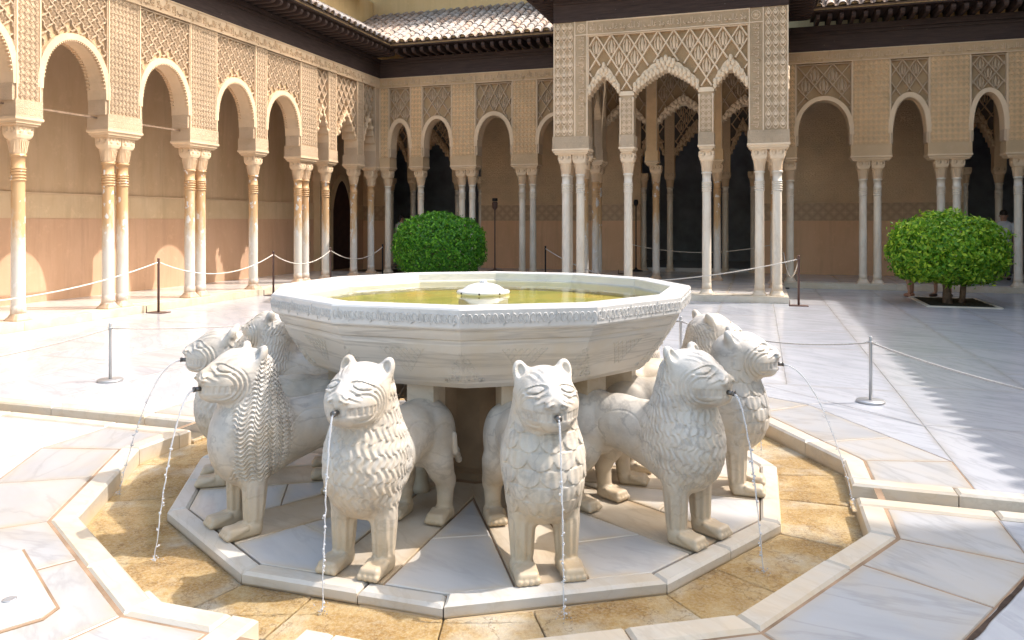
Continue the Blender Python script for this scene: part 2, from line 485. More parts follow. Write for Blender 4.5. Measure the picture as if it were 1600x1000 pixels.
plain('cloth_white', (0.62, 0.62, 0.63), 0.9, 0.1)
plain('cloth_blue', (0.08, 0.12, 0.22), 0.9, 0.1)
plain('cloth_grey', (0.16, 0.16, 0.17), 0.9, 0.1)
plain('shoe_dark', (0.05, 0.035, 0.03), 0.6, 0.3)
plain('shoe_tan', (0.34, 0.17, 0.11), 0.6, 0.3)
plain('ground_mortar', (0.27, 0.185, 0.12), 0.9, 0.15, 0, 0.3, 5)
plain('dark_gap', (0.06, 0.042, 0.032), 0.95, 0.1, 0, 0.4, 12)
plain('grey_mortar', (0.24, 0.225, 0.21), 0.9, 0.15, 0, 0.3, 5)
plain('glass_dark', (0.03, 0.03, 0.035), 0.15, 0.5)
plain('iron_tie', (0.25, 0.17, 0.11), 0.6, 0.4, 0.2, 0.3, 20)
def leafmat(name, a, b, c3):
    k = NT(name, 0.42, 0.5)
    g = k.n('ShaderNodeNewGeometry')
    k.col(k.ramp(g.outputs['Random Per Island'], [(0.0, a), (0.5, b), (0.9, c3), (1.0, [min(1, v * 1.5) for v in c3])]))
    k.b.inputs['Subsurface Weight'].default_value = 0.0
    # thin leaves let some light through
    tl = k.n('ShaderNodeBsdfTranslucent'); mx = k.n('ShaderNodeMixShader'); out = k.t.nodes['Material Output']
    k.l(k.b.inputs['Base Color'].links[0].from_socket, tl.inputs[0])
    mx.inputs[0].default_value = 0.4
    k.l(k.b.outputs[0], mx.inputs[1]); k.l(tl.outputs[0], mx.inputs[2]); k.l(mx.outputs[0], out.inputs[0])
    MT[name] = k.m
leafmat('leaf_deep', (0.03, 0.14, 0.010), (0.085, 0.30, 0.02), (0.19, 0.45, 0.03))
leafmat('leaf_fresh', (0.07, 0.22, 0.012), (0.21, 0.44, 0.025), (0.46, 0.62, 0.05))
# ---------------------------------------------------------------- ground and paving
def dirv(th): t = radians(th); return Vector((sin(t), -cos(t)))
def tanv(th): t = radians(th); return Vector((cos(t), sin(t)))
T15 = math.tan(radians(15))
def inset(poly, d):
    n = len(poly); out = []
    P = [Vector(p[:2]) for p in poly]
    ar = sum(P[i].x * P[(i + 1) % n].y - P[(i + 1) % n].x * P[i].y for i in range(n))
    if ar < 0: P.reverse()
    for i in range(n):
        a, b, c = P[i - 1], P[i], P[(i + 1) % n]
        e1 = (b - a).normalized(); e2 = (c - b).normalized()
        n1 = Vector((-e1.y, e1.x)); n2 = Vector((-e2.y, e2.x))
        m = n1 + n2
        out.append(b + m * (d / max(0.25, 0.5 * m.length_squared)))
    return out
mb = MB(); mb.add([(-60, -60, -0.15), (60, -60, -0.15), (60, 60, -0.15), (-60, 60, -0.15)], [(0, 1, 2, 3)])
ground = tag(mb.build('ground', MT['ground_mortar']), kind='structure')
GROUT = MB(); FINE = MB()
floor_polys = []
def slab(poly, mat, ztop=0.0, zbot=-0.12, parent=None, gap=0.0028, name='paving_slab', grout=True, tilt=0.0015):
    q = inset(poly, gap)
    cx_ = sum(p.x for p in q) / len(q); cy_ = sum(p.y for p in q) / len(q)
    a, b = rnd.uniform(-tilt, tilt), rnd.uniform(-tilt, tilt)
    zt = ztop + rnd.uniform(-0.001, 0.0015)
    n = len(q)
    m = MB()
    ch = 0.004
    q2 = inset([tuple(p) for p in q], ch)
    zz = lambda p: zt + a * (p.x - cx_) * 0.6 + b * (p.y - cy_) * 0.6
    ml = min((q2[i] - q2[i - 1]).length for i in range(n))
    q3 = inset([tuple(p) for p in q2], min(0.075, ml * 0.22))
    vs = [(p.x, p.y, zz(p)) for p in q3] + [(p.x, p.y, zz(p)) for p in q2] + [(p.x, p.y, zz(p) - ch) for p in q] + [(p.x, p.y, zbot) for p in q]
    fs = [tuple(range(n))]
    for r_ in range(3): fs += [((r_ + 1) * n + i, (r_ + 1) * n + (i + 1) % n, r_ * n + (i + 1) % n, r_ * n + i) for i in range(n)]
    m.add(vs, fs)
    o = m.build(name, mat, parent, recalc=False)
    o.data.attributes.new('edge', 'FLOAT', 'POINT').data.foreach_set('value', [0.0] * n + [1.0] * (3 * n))
    if grout:
        g = inset(poly, -0.003)
        z = ztop - 0.003 - rnd.random() * 0.002
        (GROUT if mat is MT['ring_marble'] else FINE).add([(p.x, p.y, z) for p in g], [tuple(range(len(g)))])
    return o
court = thing('court_floor', None, None)
court['kind'] = 'structure'
A1, A2 = 2.469, 3.02
RUN = 0.24
FM, RM = MT['floor_marble'], MT['ring_marble']
CUTS = {}
for j in range(12):
    th = 30 * j
    n, t = dirv(th), tanv(th)
    h1, h2 = A1 * T15, A2 * T15
    P = lambda a, u: n * a + t * u
    if j % 3 == 0:
        segs = [(-h1, -h2, -RUN, -RUN), (RUN, RUN, h1, h2)]
    else:
        m1 = rnd.uniform(-0.25, 0.25)
        segs = [(-h1, -h2, m1, m1), (m1, m1, h1, h2)]
    for (u1, u2, v1, v2) in segs:
        slab([P(A1, u1), P(A2, u2), P(A2, v2), P(A1, v1)], RM, 0.0, parent=court, gap=0.0075)
    P2 = [P(2.45, -2.45 * T15), P(2.49, -2.49 * T15), P(2.49, 2.49 * T15), P(2.45, 2.45 * T15)]
    GROUT.add([(p.x, p.y, -0.0035) for p in P2], [(0, 1, 2, 3)])
hh = A2 * T15
for sx in (1, -1):
    for sy in (1, -1):
        f = lambda x, y: Vector((sx * x, sy * y))
        A_, B_, C_ = f(A2, hh), f(A2 * cos(radians(30)) - hh * sin(radians(30)), A2 * sin(radians(30)) + hh * cos(radians(30))), f(hh, A2)
        A_2, C_2, Q_ = f(A2, 1.75), f(1.75, A2), f(A2, A2)
        m_ = (A_2 + C_2) / 2
        slab([A_, A_2, m_, B_], FM, parent=court); slab([B_, m_, C_2, C_], FM, parent=court); slab([A_2, Q_, C_2], FM, parent=court)
# strips of slabs along Y
xs = [3.02, 4.22, 5.3, 6.35, 7.35, 8.4]
def strip(x0, x1, y0, y1):
    y = y0
    while y < y1 - 0.01:
        L = rnd.uniform(1.5, 2.9)
        if y1 - (y + L) < 0.8: L = y1 - y
        cxm, cym = (x0 + x1) / 2, y + L / 2
        if not (y > 10.75 and abs(cxm) < 2.0):
            slab([Vector((x0, y)), Vector((x1, y)), Vector((x1, y + L)), Vector((x0, y + L))], FM, parent=court)
        y += L
for a, b in zip(xs[:-1], xs[1:]):
    strip(a, b, RUN, 14.52); strip(a, b, -14.5, -RUN)
    if b < 8.39:
        strip(-b, -a, RUN, 14.52); strip(-b, -a, -14.5, -RUN)
    else:
        strip(-8.36, -a, RUN, 14.52); strip(-8.36, -a, -14.5, -RUN)
for a, b in ((RUN, 1.1), (1.1, 2.05), (2.05, 3.02)):
    strip(a, b, A2, 10.72); strip(-b, -a, A2, 10.72); strip(a, b, -14.5, -A2); strip(-b, -a, -14.5, -A2)
strip(2.34, 3.02, 10.72, 14.52); strip(-3.02, -2.34, 10.72, 14.52)
n_, t_ = dirv(60), tanv(60); pp_ = []
for i in range(25):
    u = -0.82 + 1.64 * i / 24; pp_.append((u, 0.006 + rnd.uniform(0, 0.007), 0.006 + rnd.uniform(0, 0.008)))
mb = MB(); vs = []
for u, a, b in pp_:
    for q in (3.035 - a, 3.035 + b): p = n_ * q + t_ * u; vs.append((p.x, p.y, 0.0042))
mb.add(vs, [(2 * i, 2 * i + 2, 2 * i + 3, 2 * i + 1) for i in range(24)]); mb.build('open_joint', MT['dark_gap'], court)
# curb stones round the channel and along the four runnels
def curb(poly, parent, z1=0.008, z0=-0.16, name='curb_stone', mat='curb_marble', gap=0.003):
    q = inset(poly, gap); n = len(q); ch = 0.014
    q2 = inset([tuple(p) for p in q], ch)
    m = MB(); dz = rnd.uniform(-0.004, 0.004)
    vs = [(p.x, p.y, z1 + dz) for p in q2] + [(p.x, p.y, z1 + dz - ch) for p in q] + [(p.x, p.y, z0) for p in q]
    fs = [tuple(range(n))] + [(n + i, n + (i + 1) % n, (i + 1) % n, i) for i in range(n)] + [(2 * n + i, 2 * n + (i + 1) % n, n + (i + 1) % n, n + i) for i in range(n)]
    m.add(vs, fs)
    return m.build(name, MT[mat], parent, recalc=False)
channel = thing('water_channel', None, None); channel['kind'] = 'structure'
B1, B2 = 2.33, 2.465
for j in range(12):
    th = 30 * j; n, t = dirv(th), tanv(th)
    P = lambda a, u: n * a + t * u
    h1, h2 = B1 * T15, B2 * T15
    if j % 3 == 0:
        for q in ([P(B1, -h1), P(B2, -h2), P(B2, -0.235), P(B1, -0.235)], [P(B1, 0.235), P(B2, 0.235), P(B2, h2), P(B1, h1)]): curb(q, channel)
        # runnel curbs
        for sg in (-1, 1):
            a = B1
            first = True
            end = 8.2 if j != 6 else 10.6
            if j == 0: end = 6.0
            while a < end:
                L = 0.95 if not first else 0.62
                b = min(a + L + rnd.uniform(-0.1, 0.15), end)
                curb([P(a, sg * 0.105), P(b, sg * 0.105), P(b, sg * 0.235), P(a, sg * 0.235)], channel)
                a = b; first = False
            bed0 = 0
        a = B1 - 0.02
        while a < 8.2:
            slab([P(a, -0.105), P(a + 1.2, -0.105), P(a + 1.2, 0.105), P(a, 0.105)], MT['travertine_bed'], -0.082, -0.2, channel, name='channel_bed_slab', grout=False)
            a += 1.2
    else:
        m1 = rnd.uniform(-0.2, 0.2)
        curb([P(B1, -h1), P(B2, -h2), P(B2, m1), P(B1, m1)], channel); curb([P(B1, m1), P(B2, m1), P(B2, h2), P(B1, h1)], channel)
    c0, c1 = 1.90, 2.345
    m1 = rnd.uniform(-0.15, 0.15)
    slab([P(c0, -c0 * T15), P(c1, -c1 * T15), P(c1, m1), P(c0, m1)], MT['travertine_bed'], -0.106, -0.22, channel, gap=0.003, name='channel_bed_slab', grout=False, tilt=0.012)
    slab([P(c0, m1), P(c1, m1), P(c1, c1 * T15), P(c0, c0 * T15)], MT['travertine_bed'], -0.106, -0.22, channel, gap=0.003, name='channel_bed_slab', grout=False, tilt=0.012)
mb = MB()
for j in range(12):
    th = 30 * j; n, t = dirv(th), tanv(th)
    c0, c1 = 1.905, 2.328
    q = [n * c0 - t * c0 * T15, n * c1 - t * c1 * T15, n * c1 + t * c1 * T15, n * c0 + t * c0 * T15]
    mb.add([(p.x, p.y, -0.094) for p in q], [(0, 1, 2, 3)])
    if j % 3 == 0:
        q = [n * c1 - t * 0.104, n * 8.2 - t * 0.104, n * 8.2 + t * 0.104, n * c1 + t * 0.104]
        mb.add([(p.x, p.y, -0.072) for p in q], [(0, 1, 2, 3)])
tag(mb.build('channel_water', MT['channel_water']), kind='structure')
# cleaning cover of pale marble with a drain in the left foreground
o = thing('drain_cover', 'white marble drain cover with a round metal outlet set in the paving', 'drain cover', (-1.42, -2.50, 0))
c_, u_ = Vector((-1.33, -2.47)), Vector((0.862, -0.507)); v_ = Vector((0.507, 0.862))
slab([c_ - u_ * 0.40 - v_ * 0.155, c_ + u_ * 0.34 - v_ * 0.155, c_ + u_ * 0.40 - v_ * 0.09, c_ + u_ * 0.40 + v_ * 0.09, c_ + u_ * 0.34 + v_ * 0.155, c_ - u_ * 0.40 + v_ * 0.155], MT['platform_marble'], 0.012, 0.0, o, name='cover_slab', grout=False)
cq = inset([tuple(c_ - u_ * 0.40 - v_ * 0.155), tuple(c_ + u_ * 0.34 - v_ * 0.155), tuple(c_ + u_ * 0.40 - v_ * 0.09), tuple(c_ + u_ * 0.40 + v_ * 0.09), tuple(c_ + u_ * 0.34 + v_ * 0.155), tuple(c_ - u_ * 0.40 + v_ * 0.155)], -0.011)
mb = MB(); mb.prism([tuple(p) for p in cq], -0.02, 0.0045, False); mb.build('cover_joint', MT['ground_mortar'], o)
mb = MB(); mb.lathe([(0.028, 0), (0.028, 0.004), (0.02, 0.005), (0.008, 0.003)], 14, (-1.19, -2.53, 0.0125)); mb.build('outlet', MT['grey_metal'], o)
mb = MB()
for q in ([(-0.75, -2.12), (-0.68, -2.165), (-0.50, -2.055), (-0.56, -1.99)],):
    pass
# white repair patch on the channel bed
qq = [Vector(p) for p in ((-0.93, -2.20), (-0.66, -2.34), (-0.58, -2.25), (-0.85, -2.11))]
slab(qq, MT['platform_marble'], -0.086, -0.15, channel, name='repair_patch', grout=False)

# ---------------------------------------------------------------- fountain
fountain = thing('fountain', 'twelve sided marble fountain bowl on a pedestal ringed by stone lions', 'fountain', (0, 0, -0.13))
ZP = -0.05
def dodec(a, z, off=0): return [((n := dirv(15 + 30 * k)) * (a / cos(radians(15)))).to_3d() + Vector((0, 0, z)) for k in range(12)]
mb = MB(); mb.prism([tuple(p[:2]) for p in dodec(1.80, 0)], -0.2, ZP - 0.012, False)
plat = mb.build('platform', MT['ground_mortar'], fountain)
for k in range(12):
    th = 30 * k; n, t = dirv(th), tanv(th)
    P = lambda a, u: n * a + t * u
    a0, a1 = 1.803, 1.913
    cuts = [-1, 1] if k % 2 else [-1, rnd.uniform(-0.3, 0.3), 1]
    for u, v in zip(cuts[:-1], cuts[1:]):
        f = lambda a, q: a * T15 * q if abs(q) == 1 else q * 0.5
        poly = [P(a0, f(a0, u)), P(a1, f(a1, u)), P(a1, f(a1, v)), P(a0, f(a0, v))]
        o = curb(poly, plat, ZP + 0.006, ZP - 0.052, mat='plinth_marble')
        a2 = a1 + 0.018
        poly = [P(a0, f(a0, u)), P(a2, f(a2, u)), P(a2, f(a2, v)), P(a0, f(a0, v))]
        curb(poly, plat, ZP - 0.056, -0.18, name='plinth_stone')
    # plank under each lion
    slab([P(0.42, -0.17), P(1.80, -0.17), P(1.80, 0.17), P(0.42, 0.17)], MT['stained_marble'], ZP, ZP - 0.08, plat, name='lion_plank', grout=False)
    # slabs between planks
    n2, t2 = dirv(th + 30), tanv(th + 30)
    nb = dirv(th + 15)
    ins = nb * (0.18 / sin(radians(15)) + 0.02)
    crn = nb * (1.80 / cos(radians(15)))
    e1 = n * 1.80 + t * 0.175; e2 = n2 * 1.80 - t2 * 0.175
    rr = rnd.uniform(1.25, 1.45)
    m1 = n * rr + t * 0.175; m2 = n2 * (rr + rnd.uniform(-0.12, 0.12)) - t2 * 0.175
    slab([m1, e1, crn, e2, m2], MT['platform_marble'], ZP + 0.001, ZP - 0.08, plat, name='platform_slab', grout=False)
    slab([ins, m1, m2], MT['platform_marble'], ZP + 0.001, ZP - 0.08, plat, name='platform_slab', grout=False)
# pedestal and posts
mb = MB(); mb.lathe([(0.36, ZP - 0.02), (0.36, ZP + 0.03), (0.305, ZP + 0.05), (0.30, 0.58), (0.33, 0.70)], 12, smooth=False, a0=radians(15))
mb.build('pedestal', MT['pedestal_stone'], fountain)
for k in range(12):
    th = 30 * k + 15
    d = dirv(th) * 0.66
    if k % 2 == 1:
        mb = MB(); mb.lathe([(0.055, ZP - 0.01), (0.055, ZP + 0.03), (0.042, ZP + 0.06), (0.04, 0.52), (0.055, 0.55), (0.06, 0.69)], 10, (d.x, d.y, 0))
        mb.build('support_post', MT['stained_marble'], fountain)
    n, t = dirv(30 * k), tanv(30 * k)
    mb = MB()
    q = [n * 0.86 - t * 0.08, n * 1.03 - t * 0.08, n * 1.03 + t * 0.08, n * 0.86 + t * 0.08]
    mb.prism([tuple(p) for p in q], 0.52, 0.70)
    mb.build('bearing_block', MT['stained_marble'], fountain)
# bowl: twelve flat facets
A0 = radians(-90 + 15)
CR = 1.0
def dring(prof, name, mat, parent, bev=0.0):
    m = MB(); m.lathe(prof, 12, smooth=False, a0=A0, cap=False)
    o = m.build(name, mat, parent, bevel=bev)
    return o
bowl = dring([(0.26, 0.675), (1.08, 0.688), (1.145, 0.702), (1.18, 0.73), (1.23, 0.80), (1.30, 0.91), (1.325, 0.955), (1.33, 0.982), (1.345, 0.99), (1.36, 1.02), (1.365, 1.04), (1.36, 1.05)], 'bowl', MT['bowl_marble'], fountain)
rim = dring([(1.30, 1.040), (1.378, 1.040), (1.398, 1.052), (1.402, 1.060), (1.407, 1.148), (1.400, 1.160), (1.392, 1.163), (1.276, 1.163), (1.268, 1.156), (1.262, 1.10), (1.24, 1.09), (1.23, 1.0)], 'rim', MT['rim_marble'], fountain, 0.003)
mb = MB(); mb.lathe([(1.265, 1.03), (1.235, 1.02), (0.0, 1.0)], 12, smooth=False, a0=A0, cap=False); mb.build('basin_floor', MT['pool_bed'], fountain)
mb = MB(); mb.lathe([(1.264, 1.100), (0.0, 1.1001)], 12, smooth=False, a0=A0, cap=False); mb.build('water', MT['basin_water'], fountain)
mb = MB(); mb.lathe([(0.17, 0.99), (0.17, 1.06), (0.155, 1.075), (0.155, 1.095), (0.178, 1.10), (0.184, 1.112), (0.178, 1.124), (0.145, 1.128), (0.13, 1.143), (0.10, 1.160), (0.06, 1.172), (0.025, 1.176), (0.0, 1.176)], 28)
cap = mb.build('spout_cap', MT['rim_marble'], fountain)
mb = MB(); mb.ball((0, 0, 1.182), (0.018, 0.018, 0.016), 8, 5)
for i in range(7):
    a = i * 0.9; mb.ball((0.02 * cos(a), 0.02 * sin(a), 1.178 + 0.004 * (i % 3)), 0.008, 6, 4)
mb.build('water_bubble', MT['falling_water'], cap)
for i in range(8):
    a = i * pi / 4 + 0.2; mb = MB(); mb.tube([(0.170 * cos(a), 0.170 * sin(a), 1.112), (0.186 * cos(a), 0.186 * sin(a), 1.112)], 0.007, 6); mb.build('outlet_hole', MT['black_metal'], cap)

# inscription relief
MOTTO = '\uFDF2 \uFEFB\uFE87 \uFE90\uFEDF\uFE8E\uFECF \uFEFB\uFEED'
def text_pts():
    c = bpy.data.curves.new('lettering', 'FONT'); c.body = MOTTO; c.resolution_u = 1; c.extrude = 0.5
    o = bpy.data.objects.new('lettering', c); C.objects.link(o)
    dg = bpy.context.evaluated_depsgraph_get()
    m = bpy.data.meshes.new_from_object(o.evaluated_get(dg))
    V = np.array([v.co[:] for v in m.vertices]); F = [tuple(p.vertices) for p in m.polygons]
    bpy.data.objects.remove(o); bpy.data.curves.remove(c); bpy.data.meshes.remove(m)
    lo, hi = V.min(0), V.max(0)
    V = (V - lo) / (hi - lo)
    return V, F
TV, TF = text_pts()
def letter_band(mb, fn, n):
    """fn(u, v, w): u along 0..1, v height 0..1, w relief 0..1 -> point; motto repeated n times"""
    for i in range(n):
        b = [fn((i + 0.03 + 0.94 * u) / n, v, w_) for u, v, w_ in TV]
        mb.add(b, TF)
def facet(k, R0, z0, R1, z1):
    n, t = dirv(30 * k), tanv(30 * k)
    c = cos(radians(15))
    def fn(u, v, w_, hw=None):
        R = (R0 + (R1 - R0) * v) * c
        hw_ = R * T15
        p = n * (R + w_) + t * (u * hw_)
        return Vector((p.x, p.y, z0 + (z1 - z0) * v))
    return fn
for k in range(12):
    if k not in (0, 1, 2, 3, 9, 10, 11): continue
    fn = facet(k, 1.4025, 1.064, 1.4068, 1.143)
    mb = MB()
    letter_band(mb, lambda u, v, w_: fn((u * 2 - 1) * 0.97, v, w_ * 0.0065 - 0.002), 3)
    # scrolling tendrils under the letters
    for i in range(22):
        cc = -0.95 + i * 1.90 / 21
        pts = [fn(cc + 0.042 * cos(a) * (1 - a / 9), 0.45 + (0.42 - 0.04 * a) * sin(a), 0.0015) for a in [q * 0.55 for q in range(11)]]
        mb.tube(pts, 0.0032, 4, False)
    o = mb.build('carved_inscription', MT['rim_marble'], rim, recalc=False)
    o['kind'] = 'stuff'
    # medallion and corner palmette on the sloping bowl
    fn = facet(k, 1.184, 0.73, 1.328, 0.955)
    def ribbon(mb, q, hw, hh):
        """raised strip along the points q = (u, v) on the facet"""
        vs = []; fs = []; n = len(q)
        for i, (u, v) in enumerate(q):
            a, b = Vector(q[max(0, i - 1)]), Vector(q[min(n - 1, i + 1)])
            t = Vector(((b.x - a.x) * 0.31, (b.y - a.y) * 0.33)); t.normalize()
            nx, ny = -t.y / 0.31, t.x / 0.33
            for w_, o_ in ((-hw, -0.002), (-hw * 0.5, hh), (hw * 0.5, hh), (hw, -0.002)):
                vs.append(fn(max(-1, min(1, u + nx * w_)), v + ny * w_, o_))
        for i in range(n - 1):
            for j in range(3): fs.append((4 * i + j, 4 * i + j + 1, 4 * i + j + 5, 4 * i + j + 4))
        mb.add(vs, fs)
    mb = MB(); rows = 6
    for r_ in range(rows):
        for c_ in range(rows - r_ + 1):
            uu = (c_ - (rows - r_) / 2) * 0.105; vv = 0.84 - r_ * 0.105
            for sg in (1, -1):
                ribbon(mb, [(uu + sg * 0.048 * q, vv + 0.055 * (abs(q) - 0.5) * 1.7) for q in (-1, -0.5, 0, 0.5, 1)], 0.0045, 0.0035 + 0.0004 * sg)
    o = mb.build('carved_medallion', MT['bowl_marble'], bowl); o['kind'] = 'stuff'
    mb = MB()
    for sg in (-1, 1):
        for i, (cu, cv, rr, tw) in enumerate(((0.97, 0.80, 0.05, 5), (0.93, 0.62, 0.075, 6), (0.86, 0.40, 0.10, 7), (0.95, 0.36, 0.06, 6), (0.80, 0.18, 0.075, 7), (0.90, 0.14, 0.06, 6), (0.70, 0.08, 0.05, 6))):
            ribbon(mb, [(sg * (cu - rr * cos(a + cu * 9) * (1 - a / (tw + 2))), cv + rr * 1.5 * sin(a + cu * 9) * (1 - a / (tw + 2))) for a in [q * 0.5 for q in range(int(tw / 0.5) + 1)]], 0.006, 0.004 + 0.0003 * i)
    o = mb.build('carved_palmette', MT['bowl_marble'], bowl); o['kind'] = 'stuff'
# ---------------------------------------------------------------- lions: one continuous carved body each
def smin(a, b, k):
    h = np.clip(0.5 + 0.5 * (b - a) / k, 0, 1)
    return b + (a - b) * h - k * h * (1 - h)
def smax(a, b, k): return -smin(-a, -b, k)
def ell(X, Y, Z, c, r):
    x, y, z = (X - c[0]) / r[0], (Y - c[1]) / r[1], (Z - c[2]) / r[2]
    k0 = np.sqrt(x * x + y * y + z * z) + 1e-6
    x, y, z = x / r[0], y / r[1], z / r[2]
    k1 = np.sqrt(x * x + y * y + z * z) + 1e-6
    return k0 * (k0 - 1) / k1
def cap_(X, Y, Z, a, b, ra, rb, sy=1.0):
    ax, ay, az = a; bx, by, bz = b
    dx, dy, dz = bx - ax, (by - ay) * sy, bz - az
    px, py, pz = X - ax, (Y - ay) * sy, Z - az
    t = np.clip((px * dx + py * dy + pz * dz) / (dx * dx + dy * dy + dz * dz), 0, 1)
    return np.sqrt((px - dx * t) ** 2 + (py - dy * t) ** 2 + (pz - dz * t) ** 2) - (ra + (rb - ra) * t)
def rbox(X, Y, Z, c, h, r):
    qx, qy, qz = np.abs(X - c[0]) - h[0] + r, np.abs(Y - c[1]) - h[1] + r, np.abs(Z - c[2]) - h[2] + r
    return np.sqrt(np.maximum(qx, 0) ** 2 + np.maximum(qy, 0) ** 2 + np.maximum(qz, 0) ** 2) + np.minimum(np.maximum(qx, np.maximum(qy, qz)), 0) - r
def sstep(a, b, x):
    t = np.clip((x - a) / (b - a), 0, 1); return t * t * (3 - 2 * t)
LX0 = 1.35                                    # lion origin at this distance from the fountain's axis
def lion_base(X, Y, Z):
    A = np.abs(Y)
    # trunk, narrowed sideways
    d = cap_(X, Y, Z, (1.52, 0, 0.47), (1.20, 0, 0.505), 0.19, 0.142, 1.12)
    d = smin(d, cap_(X, Y, Z, (1.22, 0, 0.505), (1.0, 0, 0.47), 0.142, 0.165, 1.1), 0.04)
    d = smin(d, ell(X, Y, Z, (0.99, 0, 0.46), (0.175, 0.165, 0.19)), 0.05)
    # chest and mane mass
    d = smin(d, ell(X, Y, Z, (1.655, 0, 0.475), (0.205, 0.192, 0.25)), 0.06)
    d = smin(d, cap_(X, Y, Z, (1.62, 0, 0.58), (1.645, 0, 0.81), 0.178, 0.140), 0.07)
    # haunches
    d = smin(d, ell(X, A, Z, (1.01, 0.105, 0.41), (0.14, 0.068, 0.20)), 0.025)
    # legs
    d = smin(d, cap_(X, A, Z, (1.66, 0.105, 0.34), (1.672, 0.106, 0.05), 0.069, 0.049), 0.035)
    d = smin(d, cap_(X, A, Z, (1.05, 0.115, 0.33), (0.975, 0.122, 0.20), 0.078, 0.056), 0.03)
    d = smin(d, cap_(X, A, Z, (0.968, 0.122, 0.21), (0.985, 0.122, 0.04), 0.050, 0.042), 0.02)
    # paws
    for px, py, L in ((1.735, 0.107, 0.092), (1.045, 0.122, 0.085)):
        d = smin(d, rbox(X, A, Z, (px, py, 0.032), (L, 0.052, 0.032), 0.022), 0.022)
        for i in range(4):
            ty = py + (i - 1.5) * 0.0265
            d = smin(d, cap_(X, A, Z, (px - 0.01, ty, 0.052), (px + L - 0.006, ty * 1.0, 0.024), 0.017, 0.0165), 0.006)
    # tail looped against the flank
    tp = [(0.83, 0.0, 0.55), (0.815, 0.06, 0.44), (0.835, 0.13, 0.33), (0.90, 0.172, 0.30), (0.97, 0.178, 0.36), (0.985, 0.176, 0.46)]
    for p, q in zip(tp[:-1], tp[1:]): d = smin(d, cap_(X, Y, Z, p, q, 0.017, 0.017), 0.008)
    # head
    h = ell(X, Y, Z, (1.69, 0, 0.842), (0.155, 0.134, 0.122))
    h = smin(h, ell(X, Y, Z, (1.755, 0, 0.785), (0.13, 0.112, 0.095)), 0.04)
    h = smin(h, rbox(X, Y, Z, (1.815, 0, 0.782), (0.092, 0.078, 0.078), 0.055), 0.035)
    h = smin(h, ell(X, A, Z, (1.765, 0.075, 0.795), (0.085, 0.055, 0.09)), 0.04)
    h = smin(h, cap_(X, Y, Z, (1.74, 0, 0.930), (1.890, 0, 0.850), 0.026, 0.022, 0.9), 0.035)
    h = smin(h, ell(X, A, Z, (1.905, 0.026, 0.832), (0.018, 0.028, 0.019)), 0.012)     # nostril wings
    h = smax(h, -ell(X, A, Z, (1.925, 0.024, 0.828), (0.016, 0.010, 0.009)), 0.006)
    # muzzle lips
    h = smin(h, cap_(X, A, Z, (1.905, 0.0, 0.806), (1.80, 0.088, 0.806), 0.012, 0.013), 0.012)
    h = smin(h, cap_(X, A, Z, (1.900, 0.0, 0.748), (1.80, 0.084, 0.752), 0.012, 0.013), 0.012)
    d = smin(d, h, 0.03)
    # ears: cupped
    e = ell(X + (Z - 0.94) * 0.35, A - (Z - 0.94) * 0.12, Z, (1.628, 0.103, 0.920), (0.036, 0.040, 0.064))
    e = smax(e, -ell(X + (Z - 0.94) * 0.35, A - (Z - 0.94) * 0.12, Z, (1.662, 0.106, 0.926), (0.030, 0.026, 0.048)), 0.008)
    d = smin(d, e, 0.030)
    return smax(d, -Z, 0.002)
